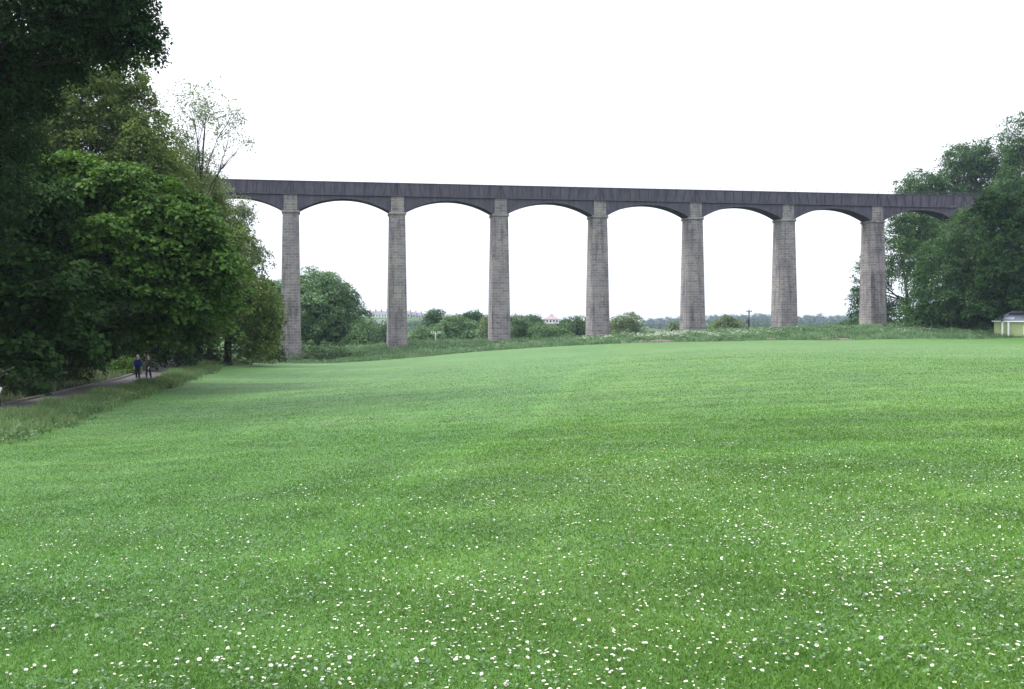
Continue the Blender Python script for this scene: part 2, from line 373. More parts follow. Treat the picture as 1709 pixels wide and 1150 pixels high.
# ------------------------------------------------------------------ the aqueduct
TH = radians(10.446); SP = 16.15; UX, UZ = -33.545, 152.485
AQZ = -6.45
aq = empty('aqueduct', (UX, UZ, AQZ), TH)
tag(aq, 'long iron canal trough carried on tall tapering stone piers', 'aqueduct')
dU = np.array([cos(TH), sin(TH)]); dN = np.array([-sin(TH), cos(TH)])
DECK, LIP, CAPT, CAPB, CROWN = 21.2-AQZ, 19.2-AQZ, 16.78-AQZ, 16.3-AQZ, 18.67-AQZ
DEP = 3.1; VC = DEP/2; HP = 1.02
K0, K1 = -1, 8
def pier(kk):
    u = kk*SP; xy = np.array([UX, UZ])+dU*u+dN*VC
    zb = float(G(xy[0], xy[1]))-1.5-AQZ
    p = MB(); H = CAPB-zb
    lev = []
    for i in range(9):
        t = i/8; z = zb+H*t; dz = CAPB-z
        lev.append((z, 1.18+.0150*dz, 1.62+.025*dz))
    p.rect_stack(u, VC, lev)
    po = p.build('pier', M_STONE, aq)
    c_ = MB(); c_.rect_stack(u, VC, [(CAPB, 1.21, 1.65), (CAPB+.14, 1.30, 1.74), (CAPB+.15, 1.35, 1.79), (CAPB+.38, 1.35, 1.79), (CAPT, 1.27, 1.71)])
    c_.build('capital', M_STONE, po)
    c_ = MB(); c_.rect_stack(u, VC, [(CAPT, HP, VC+.03), (LIP-.02, HP-.03, VC+.03)])
    c_.build('pilaster', M_STONE, po)
for kk in range(K0, K1+1): pier(kk)

def arch(kk):
    u0 = kk*SP+HP+.012; u1 = (kk+1)*SP-HP-.012; uc = (u0+u1)/2; hw = (u1-u0)/2-.2
    rise = CROWN-CAPT-.02; R = (hw*hw+rise*rise)/(2*rise); zc = CROWN-R
    am = math.asin(hw/R); N = 28; top = LIP-.06
    arc = [(uc+R*sin(a), zc+R*cos(a)) for a in np.linspace(-am, am, N+1)]
    R2 = R+.30
    for i, v in enumerate((.03, .98, 1.94, 2.87)):
        m = MB()
        poly = [(u0, arc[0][1])]+arc+[(u1, arc[-1][1]), (u1, top), (u0, top)]
        n = len(poly); bot = poly[:n-2]
        # strip quads between the intrados and the top, front and back, so no concave polygon is needed
        for j in range(len(bot)-1):
            (xa, za), (xb, zb) = bot[j], bot[j+1]
            m.add([(xa,v,za),(xb,v,zb),(xb,v,top),(xa,v,top),(xa,v+.2,za),(xb,v+.2,zb),(xb,v+.2,top),(xa,v+.2,top)],
                  [(0,1,2,3),(5,4,7,6),(1,0,4,5)])
        if i in (0, 3):
            vo, vi = (v-.075, v) if i == 0 else (v+.2, v+.275)
            aa = np.linspace(-am, am, N+1)
            for j in range(N):                                   # raised ring along the edge of the arch
                q = [(uc+r*sin(a), zc+r*cos(a)) for r, a in ((R, aa[j]), (R, aa[j+1]), (R2, aa[j+1]), (R2, aa[j]))]
                m.add([(x, vo, z) for x, z in q]+[(x, vi, z) for x, z in q], [(0,1,2,3),(1,0,4,5),(3,2,6,7)])
            for a in np.linspace(-am*.94, am*.94, 9):            # bolted flanges between the plates
                r1 = (top-zc)/cos(a); dx, dz = cos(a)*.045, -sin(a)*.045
                xa, za, xb, zb = uc+R2*sin(a), zc+R2*cos(a), uc+r1*sin(a), top
                lim = lambda x: min(max(x, u0), u1)
                if r1-R2 < .15: continue
                if abs(xb-uc) > (u1-u0)/2:
                    t = ((u1-u0)/2-abs(xa-uc))/(abs(xb-uc)-abs(xa-uc)); xb = xa+(xb-xa)*t; zb = za+(zb-za)*t
                q = [(xa-dx, za-dz), (xa+dx, za+dz), (xb+dx, zb+dz), (xb-dx, zb-dz)]
                m.add([(lim(x), vo+.02, z) for x, z in q]+[(lim(x), vi, z) for x, z in q], [(0,1,2,3),(0,4,5,1),(1,5,6,2),(2,6,7,3),(3,7,4,0)])
        m.build('arch_rib', M_IRON, aq)
for kk in range(K0, K1): arch(kk)

M_JOINT = m_plain('stained_iron_joint', (.036, .033, .043), .85, .3, 2)
t = MB(); ua, ub = K0*SP-2, K1*SP+12
b0, b1 = -.02, DEP+.02
t.box(ua, ub, b0, b0+.05, LIP+.12, DECK); t.box(ua, ub, b1-.05, b1, LIP+.12, DECK); t.box(ua, ub, b0, b1, LIP-.04, LIP+.118)
t.mi = 1
for kk in range(K0, K1):                                         # wedge-shaped side plates: their joints lean outwards from each span's centre
    uc = (kk+.5)*SP
    for j in range(-5, 6):
        x0 = uc+j*SP/11.0; sl = (x0-uc)/24.0
        x1 = x0+sl*(DECK-LIP)
        for v0, v1 in ((b0-.05, b0), (b1, b1+.05)):
            q = [(x0-.05, LIP+.2), (x0+.05, LIP+.2), (x1+.05, DECK-.06), (x1-.05, DECK-.06)]
            t.add([(x, v0, z) for x, z in q]+[(x, v1, z) for x, z in q], [(0,1,2,3),(0,4,5,1),(1,5,6,2),(2,6,7,3),(3,7,4,0)])
    xm = (kk+1)*SP
    for v0, v1 in ((b0-.05, b0), (b1, b1+.05)):
        t.add([(xm-.06, v0, LIP+.2), (xm+.06, v0, LIP+.2), (xm+.06, v0, DECK-.06), (xm-.06, v0, DECK-.06), (xm-.06, v1, LIP+.2), (xm+.06, v1, LIP+.2), (xm+.06, v1, DECK-.06), (xm-.06, v1, DECK-.06)], [(0,1,2,3),(0,4,5,1),(1,5,6,2),(2,6,7,3),(3,7,4,0)])
tr_ = t.build('trough', [M_IRON, M_JOINT], aq)
t = MB()
for v0, v1 in ((-.24, b0), (b1, b1+.22)): t.box(ua, ub, v0, v1, LIP-.02, LIP+.116)
t.build('ledge', M_IRON, tr_)
t = MB()
for v0, v1 in ((b0-.09, b0+.09), (b1-.09, b1+.09)): t.box(ua, ub, v0, v1, DECK+.002, DECK+.09)
t.build('rim', M_IRON, tr_)
t = MB(); t.box(ua, ub, b0+.06, b1-1.2, DECK-.35, DECK-.3)
k = NB('canal_water'); k.fin((.02, .03, .028), .05, .5); t.build('canal_water', k.m, tr_)
t = MB(); t.box(ua, ub, b1-1.2, b1-.06, DECK-.05, DECK)
t.build('towpath', m_plain('towpath_gravel', (.22, .2, .18), .9), tr_)
t = MB(); vr = b1+.03
t.tube([(ua, vr, DECK+1.0), (ub, vr, DECK+1.0)], .022, 6); t.tube([(ua, vr, DECK+.16), (ub, vr, DECK+.16)], .015, 5)
for x in np.arange(ua+.3, ub, .16):
    r = .02 if int(round((x-ua)/.16)) % 12 == 0 else .008
    t.box(x-r, x+r, vr-r, vr+r, DECK+.085, DECK+1.0)
t.build('railing', M_IRON, aq)

# ------------------------------------------------------------------ vegetation builders
def unit(a): return a/np.maximum(np.linalg.norm(a, axis=-1, keepdims=True), 1e-9)

def leaves(rng, pts, out, per, cr, ls, flat=.22, upw=.8, wid=.62, droop=.35, jit=.45):
    """a spray of leaf blades round each point: real leaf-sized faces, folded along the midrib"""
    n = len(pts)*per
    c = np.repeat(pts, per, 0); o = np.repeat(out, per, 0)
    up = np.zeros_like(o); up[:, 2] = 1
    sn = np.repeat(unit(up[::per]*upw+out*.55+rng.normal(0, .25, out.shape)), per, 0)
    rr = np.repeat(rng.uniform(.65, 1.35, len(pts)), per)*cr
    q = rng.normal(0, 1, (n, 3)); q -= (q*sn).sum(1, keepdims=True)*sn; q = unit(q)
    rad = np.sqrt(rng.uniform(0, 1, n))*rr
    pos = c+q*rad[:, None]+sn*(rng.normal(0, flat, n)*rr)[:, None]
    pos[:, 2] -= droop*rad*rad/np.maximum(rr, .01)
    nrm = unit(sn+rng.normal(0, jit, (n, 3)))
    dr = q*.8+rng.normal(0, .6, (n, 3)); dr[:, 2] -= .25
    dr = unit(dr-(dr*nrm).sum(1, keepdims=True)*nrm); sd = np.cross(nrm, dr)
    L = ls*rng.uniform(.65, 1.3, n)[:, None]; W = L*wid*rng.uniform(.8, 1.2, n)[:, None]
    V = np.stack([pos-dr*L*.5, pos+sd*W*.5+nrm*W*.16-dr*L*.02, pos+dr*L*.5-nrm*L*.12, pos-sd*W*.5+nrm*W*.16-dr*L*.02], 1)
    return V.reshape(-1, 3), np.arange(n*4).reshape(-1, 4)

def crown_points(rng, lobes, dens, inner=.25, amp=.2, hole=.0, low=-.75):
    P_, O_ = [], []
    for c, r in lobes:
        c = np.array(c, float); r = np.array(r, float)
        area = 4*pi*(((r[0]*r[1])**1.6+(r[0]*r[2])**1.6+(r[1]*r[2])**1.6)/3)**(1/1.6)
        n = max(6, int(area*dens))
        d = unit(rng.normal(0, 1, (n*2, 3))); d = d[d[:, 2] > low][:n]; n = len(d)
        ph = rng.uniform(0, 6.28, 6); f = 1+amp*(np.sin(d[:, 0]*4+ph[0])*np.sin(d[:, 2]*4+ph[1])+.7*np.sin(d[:, 1]*6+ph[2])*np.sin(d[:, 2]*7+ph[3])+.5*np.sin(d[:, 0]*10+ph[4]+d[:, 1]*9+ph[5]))
        fac = 1-np.abs(rng.normal(0, .12, n)); isn = rng.uniform(0, 1, n) < inner
        fac = np.where(isn, rng.uniform(.2, .9, n), fac)
        if hole > 0:
            h = np.sin(d[:, 0]*7+ph[1])*np.sin(d[:, 1]*6+ph[5])+np.sin(d[:, 2]*8+ph[0]+d[:, 0]*5)
            kp = h > -1.2+hole*1.4; d, f, fac = d[kp], f[kp], fac[kp]
        P_.append(c+d*r*(fac*f)[:, None]); O_.append(d)
    return np.concatenate(P_), np.concatenate(O_)

def limb(m, a, b, r0, r1, rng, n=5, sag=.1, sides=7):
    a = np.array(a, float); b = np.array(b, float); L = np.linalg.norm(b-a); pts = []; rad = []
    off = rng.normal(0, .06*L, 3)
    for i in range(n+1):
        t_ = i/n; p = a+(b-a)*t_+off*sin(pi*t_)+np.array([0, 0, sag*L*sin(pi*t_)]); pts.append(p); rad.append(r0+(r1-r0)*t_**.8)
    m.tube(pts, rad, sides); return pts

def trunk_mesh(rng, base, lobes, tr, bark, fork=.35, twigs=3):
    """tapered trunk with a root flare, a limb to every lobe and twigs off the limbs"""
    m = MB(); base = np.array(base, float)
    cs = np.array([c for c, r in lobes]); top = cs[:, 2].max(); mean = cs.mean(0)
    H = mean[2]-base[2]; h1 = base[2]+max(H*fork, .5)
    lean = (mean[:2]-base[:2])
    def axis(z):
        t_ = (z-base[2])/max(top-base[2], .1); return np.array([*(base[:2]+lean*t_**1.3*.75), z])
    zs = [base[2]-.6, base[2]+.15, base[2]+.6, h1, (h1+mean[2])/2, mean[2], mean[2]+(top-mean[2])*.6]
    m.tube([axis(max(z, base[2])) if z > base[2] else np.array([*base[:2], z]) for z in zs], [tr*1.7, tr*1.35, tr*1.05, tr*.85, tr*.62, tr*.42, tr*.2], 10)
    for c, r in lobes:
        z0 = h1+(min(c[2], mean[2])-h1)*rng.uniform(.15, .75) if c[2] > h1 else h1*.9+base[2]*.1
        pts = limb(m, axis(max(z0, base[2]+.3)), c, tr*.42, tr*.1, rng)
        for _ in range(twigs):
            s_ = pts[rng.integers(2, 5)]; d = unit(rng.normal(0, 1, 3)+np.array([0, 0, .2]))
            limb(m, s_, np.array(c)+d*np.array(r)*.92, tr*.14, tr*.025, rng, 4, .05, 5)
    return m

TD = 1.9; NLEAF = []
def tree(name, label, base, lobes, mat, dens, per, cr, ls, seed, tr=.3, bark=None, group=None, **kw):
    rng = np.random.default_rng(seed); base = np.array(base, float)
    root = empty(name, base); tag(root, label, 'tree', group)
    lo = [(np.array(c)-base, r) for c, r in lobes]
    lk = {k_: kw.pop(k_) for k_ in ('flat', 'upw', 'wid', 'droop', 'jit') if k_ in kw}
    tk = {k_: kw.pop(k_) for k_ in ('fork', 'twigs') if k_ in kw}
    p, o = crown_points(rng, lo, dens*TD, **kw)
    V, Fc = leaves(rng, p, o, per, cr, ls, **lk)
    NLEAF.append((label, len(Fc)))
    link('crown', mesh_np('crown', V, Fc, mat), root)
    trunk_mesh(rng, (0, 0, 0), lo, tr, bark, **tk).build('trunk', bark or M_BARK, root, True)
    return root

def LB(px, py, Y, rx, ry, rd=None):
    """lobe: centre and radii, given as the photo shows them"""
    s_ = Y/F; return (P(px, py, Y), (rx*s_, (rd if rd else (rx+ry)/2)*s_, ry*s_))
def ground_at(px, Y, dz=0):
    x = (px-CX)/F*Y; return np.array([x, Y, float(G(x, Y))+dz])

def shrub(label, lobes, mat, dens, per, cr, ls, seed, group=None, name='shrub', cat='shrub', **kw):
    rng = np.random.default_rng(seed); c0 = np.mean([c for c, r in lobes], 0)
    base = np.array([c0[0], c0[1], float(G(c0[0], c0[1]))]); lo = [(np.array(c)-base, r) for c, r in lobes]
    root = empty(name, base); tag(root, label, cat, group)
    p, o = crown_points(rng, lo, dens, **kw); V, Fc = leaves(rng, p, o, per, cr, ls)
    link('foliage', mesh_np('foliage', V, Fc, mat), root)
    m = MB()
    for c, r in lo:
        for j in range(4):
            limb(m, rng.normal(0, .15, 3)*np.array([1, 1, 0])-np.array([0, 0, .2]), np.array(c)+rng.normal(0, .3, 3)*np.array(r), .05, .01, rng, 4, .05, 5)
    m.build('stem', M_BARK, root, True)
    return root
# ------------------------------------------------------------------ the wood on the left
GL = 'trees along the path on the left'
Y = 62
tree('sycamore_tree', 'bright green layered sycamore spreading over the path above the two walkers', ground_at(105, 66),
     [LB(20,300,62,90,45), LB(110,290,62,70,36), LB(190,310,61,60,38), LB(255,345,60,55,38), LB(310,375,60,50,38), LB(345,420,60,42,40), LB(355,470,61,42,36), LB(240,420,59,70,44), LB(150,400,58,80,40), LB(300,490,60,60,36), LB(180,480,58,80,36), LB(340,520,63,45,26), LB(240,545,61,55,24), LB(300,555,64,50,18), LB(384,452,60,20,13), LB(376,505,60,22,14), LB(322,335,61,26,16), LB(272,300,62,24,14), LB(60,400,60,90,60), LB(100,350,68,120,80), LB(240,430,67,100,80)],
     M_SYC, .62, 84, .95, .27, 11, .42, M_BARKD, GL, inner=.2, amp=.25, flat=.07, upw=1.3, wid=.9, droop=.42, twigs=4)
tree('oak_tree', 'tall dark oak overhanging the top left corner with sky showing through', ground_at(-150, 44),
     [LB(60,20,44,150,90), LB(190,25,44,60,45), LB(235,70,45,38,40), LB(140,-40,43,110,60), LB(-60,120,45,120,110), LB(-10,150,46,70,70), LB(-60,300,46,90,110), LB(-90,470,47,110,110), LB(215,0,44,50,25), LB(-280,120,40,170,150), LB(-330,-120,33,200,110), LB(-120,-150,38,160,110), LB(-300,420,42,120,130), LB(130,60,47,70,36), LB(40,150,47,60,50), LB(10,240,49,60,50), LB(100,110,47,45,30), LB(190,95,45,30,26)],  # lobes left of and above the view added to block skylight
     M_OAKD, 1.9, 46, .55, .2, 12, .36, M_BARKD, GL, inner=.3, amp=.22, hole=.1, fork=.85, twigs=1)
tree('oak_tree', 'bronze tinted young oak rising behind the sycamore, below the dark overhanging oak', ground_at(120, 84),
     [LB(165,140,82,80,80), LB(215,200,82,60,70), LB(120,230,84,110,100), LB(240,270,81,60,70), LB(180,330,83,100,80), LB(60,160,85,90,90), LB(285,320,83,45,55)],
     M_OAK, .85, 36, .7, .27, 13, .45, M_BARKD, GL, inner=.3, amp=.22)
tree('birch_tree', 'thin airy tree with a see-through crown and long bare branches against the sky', ground_at(318, 100),
     [LB(315,175,100,42,42), LB(350,185,100,45,48), LB(300,230,100,36,40), LB(330,260,100,40,40), LB(385,215,99,24,28), LB(350,300,100,30,40), LB(408,238,98,20,16), LB(395,190,99,20,22)],
     M_WIL, .46, 20, .7, .21, 14, .2, M_BARK, GL, inner=.5, amp=.3, hole=.35, twigs=9, flat=.3)
tree('oak_tree', 'olive brown oak nearest the first pier with drooping lower boughs', ground_at(380, 106),
     [LB(385,440,105,45,60), LB(425,510,103,42,50), LB(390,520,104,60,60), LB(330,500,107,60,70), LB(415,560,104,45,35), LB(440,505,103,26,34), LB(440,580,103,28,18), LB(360,400,107,45,60), LB(345,330,108,30,50), LB(300,300,108,30,70), LB(445,545,104,25,40)],
     M_OAK, .95, 34, .75, .27, 15, .4, M_BARKD, GL, inner=.3, amp=.2)
tree('willow_tree', 'grey green feathery willow against the end of the iron trough', ground_at(350, 118),
     [LB(350,330,117,40,40), LB(370,370,116,35,45), LB(395,400,116,26,40), LB(330,300,118,30,45), LB(428,425,116,24,30), LB(405,350,117,16,30), LB(400,450,117,35,35)],
     M_WIL, .6, 34, .8, .28, 16, .3, M_BARK, GL, inner=.4, amp=.28, hole=.12, flat=.3, droop=.7)
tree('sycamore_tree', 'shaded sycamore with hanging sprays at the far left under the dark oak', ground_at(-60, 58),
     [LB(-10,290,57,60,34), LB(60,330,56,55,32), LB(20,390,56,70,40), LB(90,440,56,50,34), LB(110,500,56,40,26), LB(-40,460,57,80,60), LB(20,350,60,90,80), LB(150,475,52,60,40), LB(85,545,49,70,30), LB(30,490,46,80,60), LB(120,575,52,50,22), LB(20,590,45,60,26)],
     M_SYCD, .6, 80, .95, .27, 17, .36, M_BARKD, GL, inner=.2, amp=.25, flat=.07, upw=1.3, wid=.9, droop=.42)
# the dark body of the wood behind them
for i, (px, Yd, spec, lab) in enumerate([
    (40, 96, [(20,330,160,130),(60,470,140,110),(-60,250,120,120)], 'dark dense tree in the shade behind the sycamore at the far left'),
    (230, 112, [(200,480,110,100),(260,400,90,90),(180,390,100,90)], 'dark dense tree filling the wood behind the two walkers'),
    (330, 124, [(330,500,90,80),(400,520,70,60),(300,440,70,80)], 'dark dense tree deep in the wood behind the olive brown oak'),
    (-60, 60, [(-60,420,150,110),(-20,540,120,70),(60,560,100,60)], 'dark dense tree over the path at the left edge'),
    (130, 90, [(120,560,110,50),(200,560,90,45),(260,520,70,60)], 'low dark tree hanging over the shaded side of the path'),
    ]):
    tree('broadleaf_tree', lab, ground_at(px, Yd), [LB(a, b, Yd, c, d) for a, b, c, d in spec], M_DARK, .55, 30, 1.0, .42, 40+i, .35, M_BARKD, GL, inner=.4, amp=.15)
for i, (px, py, Yd, rx, ry, mt, lab) in enumerate([
    (210,612,79,26,20,M_SYC,'small pale green bush beside the path behind the walkers'),
    (160,620,88,60,30,M_DARK,'dark bush low on the shaded side of the path'),
    (60,630,66,80,32,M_DARK,'dark undergrowth bush left of the path near the left edge'),
    (20,645,54,60,30,M_DARK,'dark bush closest to the left edge beside the path'),
    (110,632,72,50,26,M_DARK,'dark bush in the shade between the left edge and the walkers'),
    (330,585,112,40,26,M_DARK,'dark bush under the olive brown oak'),
    (410,588,126,32,16,M_MID,'green bush in front of the wood left of the first pier'),
    (445,585,135,30,20,M_DARK,'shaded bush just left of the first pier'),
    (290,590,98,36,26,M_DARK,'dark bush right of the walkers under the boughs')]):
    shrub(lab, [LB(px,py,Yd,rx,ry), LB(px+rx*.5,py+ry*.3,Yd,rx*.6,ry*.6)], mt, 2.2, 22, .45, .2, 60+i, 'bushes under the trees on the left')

# ------------------------------------------------------------------ trees on the right
GR = 'trees at the right end of the aqueduct'
tree('broadleaf_tree', 'airy dark tree behind the last arch and the rightmost pier', ground_at(1520, 190),
     [LB(1530,400,190,38,45), LB(1500,430,189,38,60), LB(1455,480,188,30,28), LB(1430,500,188,20,18), LB(1480,520,189,45,30), LB(1560,440,191,50,60), LB(1520,365,190,40,25), LB(1445,440,188,16,18), LB(1440,530,188,22,18)],
     M_BLUEG, .36, 30, 1.1, .4, 21, .45, M_BARKD, GR, inner=.3, amp=.25, hole=.2)
tree('broadleaf_tree', 'rounded tree rising just above the trough beside the taller one', ground_at(1545, 212),
     [LB(1540,310,212,40,26), LB(1525,330,212,28,24), LB(1560,335,212,32,24), LB(1545,380,213,50,50)],
     M_BLUEG, .4, 30, 1.2, .42, 22, .4, M_BARKD, GR, inner=.3, amp=.2)
tree('broadleaf_tree', 'tall tree crowning the right hand skyline behind the trough', ground_at(1625, 218),
     [LB(1615,265,217,45,30), LB(1650,275,216,45,35), LB(1595,300,216,36,30), LB(1660,320,216,60,40), LB(1610,340,217,45,40), LB(1640,400,218,80,60)],
     M_BLUEG, .38, 30, 1.25, .44, 23, .5, M_BARKD, GR, inner=.3, amp=.22)
tree('broadleaf_tree', 'highest dark tree cut off by the right edge of the view', ground_at(1740, 200),
     [LB(1710,255,200,40,36), LB(1740,240,200,60,60), LB(1700,310,199,45,40), LB(1750,360,200,80,80)],
     M_BLUEG, .38, 30, 1.2, .42, 24, .5, M_BARKD, GR, inner=.3, amp=.2)
tree('ash_tree', 'grey green tree in front of the end of the trough', ground_at(1600, 152),
     [LB(1600,400,151,38,40), LB(1570,440,150,40,42), LB(1630,430,150,45,45), LB(1545,490,150,38,36), LB(1600,500,149,55,42), LB(1650,490,150,50,45), LB(1530,530,150,32,24), LB(1590,545,150,50,20), LB(1610,365,152,24,20)],
     M_BLUEG, .55, 34, .95, .32, 25, .4, M_BARKD, GR, inner=.35, amp=.22)
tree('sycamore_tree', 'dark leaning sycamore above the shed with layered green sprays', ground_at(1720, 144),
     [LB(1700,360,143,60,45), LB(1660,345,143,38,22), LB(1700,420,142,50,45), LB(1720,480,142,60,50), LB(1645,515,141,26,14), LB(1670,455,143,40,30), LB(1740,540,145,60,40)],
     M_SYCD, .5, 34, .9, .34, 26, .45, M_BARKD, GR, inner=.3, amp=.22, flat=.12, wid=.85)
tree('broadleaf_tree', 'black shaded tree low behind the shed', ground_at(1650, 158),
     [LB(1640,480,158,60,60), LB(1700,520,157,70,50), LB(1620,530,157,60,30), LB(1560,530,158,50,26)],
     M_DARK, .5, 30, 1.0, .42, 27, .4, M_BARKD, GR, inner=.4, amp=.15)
for i, (px, py, Yd, rx, ry, mt, lab) in enumerate([
    (1500,547,150,40,9,M_MID,'low bush at the foot of the rightmost pier'),
    (1560,551,149,45,9,M_BLUEG,'low bush right of the rightmost pier under the grey green tree'),
    (1625,553,148,35,9,M_DARK,'dark low bush left of the shed'),
    ]):
    shrub(lab, [LB(px,py,Yd,rx,ry,20), LB(px+rx*.4,py+2,Yd-1,rx*.5,ry*.8,20)], mt, 1.6, 24, .5, .22, 80+i, 'bushes at the foot of the bank')

# ------------------------------------------------------------------ trees and bushes seen between the piers
GM = 'trees in the valley behind the aqueduct'
tree('chestnut_tree', 'big rounded tree behind the two leftmost piers', ground_at(535, 186),
     [LB(516,482,185,38,34), LB(545,500,184,46,40), LB(572,528,184,38,36), LB(500,520,184,38,45), LB(530,520,181,50,50), LB(560,550,183,45,28), LB(475,500,186,30,36), LB(455,520,186,26,40), LB(530,560,183,55,28), LB(595,555,184,16,24), LB(480,570,184,40,24), LB(452,494,186,26,24)],
     M_CHE, .75, 40, 1.05, .36, 31, .5, M_BARKD, GM, inner=.3, amp=.16, flat=.12)
tree('hazel_tree', 'small light green tree leaning on the right of the big rounded tree', ground_at(612, 176),
     [LB(610,560,176,26,28), LB(600,580,175,28,24), LB(622,580,175,18,20)], M_CHE, .6, 30, .8, .3, 32, .15, M_BARK, GM)
mids = [
  (725, 300, [(727,527,16,12),(722,535,18,12),(735,540,16,12),(725,550,18,16)], M_BLUEG, 'dark round tree standing up left of the main clump between the second and third piers'),
  (762, 235, [(760,540,26,14),(740,552,26,16),(785,552,26,18),(765,560,36,16),(805,560,20,16)], M_CHE, 'broad mid green tree left of the third pier'),
  (790, 330, [(790,526,17,9),(775,532,20,11),(805,535,14,12)], M_BLUEG, 'blue green treetop just left of the third pier'),
  (705, 215, [(705,557,20,12),(690,567,22,12),(715,572,24,12)], M_CHE, 'low bright tree right of the second pier behind the T shaped pole'),
  (810, 222, [(812,545,12,20),(806,565,16,14)], M_PALE, 'narrow yellow green tree touching the left side of the third pier'),
  (868, 225, [(866,538,18,13),(875,552,24,16),(860,562,22,14)], M_MID, 'dark tree touching the right side of the third pier'),
  (897, 340, [(886,535,18,10),(898,541,12,9)], M_BLUEG, 'hazy grey treetops left of the cupola house'),
  (905, 222, [(905,552,22,14),(925,558,22,14),(895,565,24,10),(945,568,20,12)], M_CHE, 'low rounded tree in front of the cupola house'),
  (962, 225, [(965,540,18,14),(955,552,20,16),(975,558,20,18)], M_MID, 'dark tree touching the left side of the fourth pier'),
  (948, 330, [(945,540,12,9),(938,548,14,10)], M_BLUEG, 'hazy small tree right of the cupola house'),
  (1052, 215, [(1050,535,22,14),(1035,545,22,14),(1060,548,18,12),(1050,558,34,12)], M_PALE, 'pale loose tree right of the fourth pier'),
  (1118, 250, [(1123,543,11,8),(1116,556,12,5),(1130,550,14,9)], M_PALE, 'low pale tree left of the fifth pier'),
  (1216, 210, [(1215,538,20,12),(1203,547,20,12),(1230,548,18,12),(1215,556,34,10)], M_PALE, 'rounded pale willow beside the dark power pole'),
  (1188, 235, [(1186,549,12,8),(1195,556,14,7)], M_CHE, 'small green tree touching the right side of the fifth pier'),
  (1272, 260, [(1272,555,24,9),(1258,560,20,8)], M_MID, 'low tree left of the sixth pier'),
  (990, 260, [(1010,556,24,12),(985,556,22,14)], M_CHE, 'low green tree behind the fourth pier'),
  (650, 300, [(640,552,16,16),(655,560,20,16),(628,565,18,12)], M_BLUEG, 'blue green tree behind the second pier'),
  (1400, 240, [(1400,545,16,6),(1420,540,14,9)], M_BLUEG, 'spreading low tree between the sixth and seventh piers'),
]
for i, (px, Yd, spec, mt, lab) in enumerate(mids):
    q = Yd/220
    tree('broadleaf_tree', lab, ground_at(px, Yd), [LB(a, b, Yd+(j % 3)*2-2, c, d) for j, (a, b, c, d) in enumerate(spec)], mt, .62/q/q, 28, .95*q, .36*q, 100+i, .3, M_BARKD, GM, inner=.3, amp=.18)
for i, (px, py, Yd, rx, ry, mt, lab) in enumerate([
    (548,583,150,32,15,M_MID,'rounded grey green bush between the first and second piers'),
    (487,598,149,16,11,M_MID,'bush growing against the foot of the first pier'),
    (520,592,152,18,14,M_PALE,'light green bush just right of the first pier'),
    (590,590,152,22,10,M_CHE,'low bush right of the rounded grey green one'),
    (515,580,160,18,14,M_CHE,'leafy bush behind the first pier'),
    (625,588,158,20,9,M_CHE,'low bush just left of the second pier'),
    (690,580,166,26,9,M_CHE,'low bush just right of the second pier'),
    (770,574,166,40,8,M_MID,'wide low bush between the second and third piers'),
    (880,570,166,30,7,M_CHE,'wide low bush just right of the third pier'),
    (950,566,168,30,8,M_MID,'wide low bush just left of the fourth pier'),
    ]):
    shrub(lab, [LB(px,py,Yd,rx,ry,max(rx*.6, 8)), LB(px+rx*.45,py+ry*.3,Yd-.5,rx*.55,ry*.7,rx*.4), LB(px-rx*.45,py+ry*.3,Yd-.3,rx*.5,ry*.7,rx*.4)], mt, 1.8, 22, .5, .2, 150+i, 'bushes round the feet of the piers')

# far woods: one mass that nobody could count
rng = np.random.default_rng(5)
lobes = []
prof = np.array([(600,540),(720,538),(860,536),(985,541),(1070,541),(1085,533),(1110,531),(1140,530),(1180,528),(1230,527),(1245,525),(1290,526),(1335,529),(1350,528),(1380,528),(1420,525),(1445,524),(1700,524)])
for D, dy, n in ((1650, 0, 95), (1350, 6, 80), (1100, 11, 80)):
    for px in np.linspace(985 if D > 1200 else 1000, 1480, n):
        px += rng.normal(0, 3); Yd = D+rng.normal(0, 50); h = rng.uniform(6, 10); top = np.interp(px, prof[:, 0], prof[:, 1])+dy+rng.normal(0, 1.3)
        c = P(px, top, Yd); c[2] -= h*.9; lobes.append((c, (rng.uniform(5, 9), 6, h)))
V, Fc = leaves(rng, *crown_points(rng, lobes, .16, inner=.1, low=-.4), 8, 2.6, 1.5)
tag(link('distant_wood', mesh_np('distant_wood', V, Fc, M_FAR)), 'hazy blue woods covering the far hills on the right', 'woodland', kind='stuff')
lobes = []
for j in range(150):
    px = rng.uniform(585, 1000); Yd = rng.uniform(480, 900); x = (px-CX)/F*Yd; g_ = float(G(x, Yd)); h = rng.uniform(1.6, 3.6)
    top = 518-(g_+2*h-CAMZ)/Yd*F
    if top < 531 and not (710 < px < 905): continue
    if 900 < px < 945 and Yd < 640: continue
    lobes.append((np.array([x, Yd, g_+h*.8]), (rng.uniform(2.5, 5.5), 4, h)))
V, Fc = leaves(rng, *crown_points(rng, lobes, .3, inner=.1, low=-.4), 10, 1.6, .8)
tag(link('hillside_wood', mesh_np('hillside_wood', V, Fc, M_FAR)), 'hedges and small trees spread over the hillside below the far houses', 'woodland', kind='stuff')
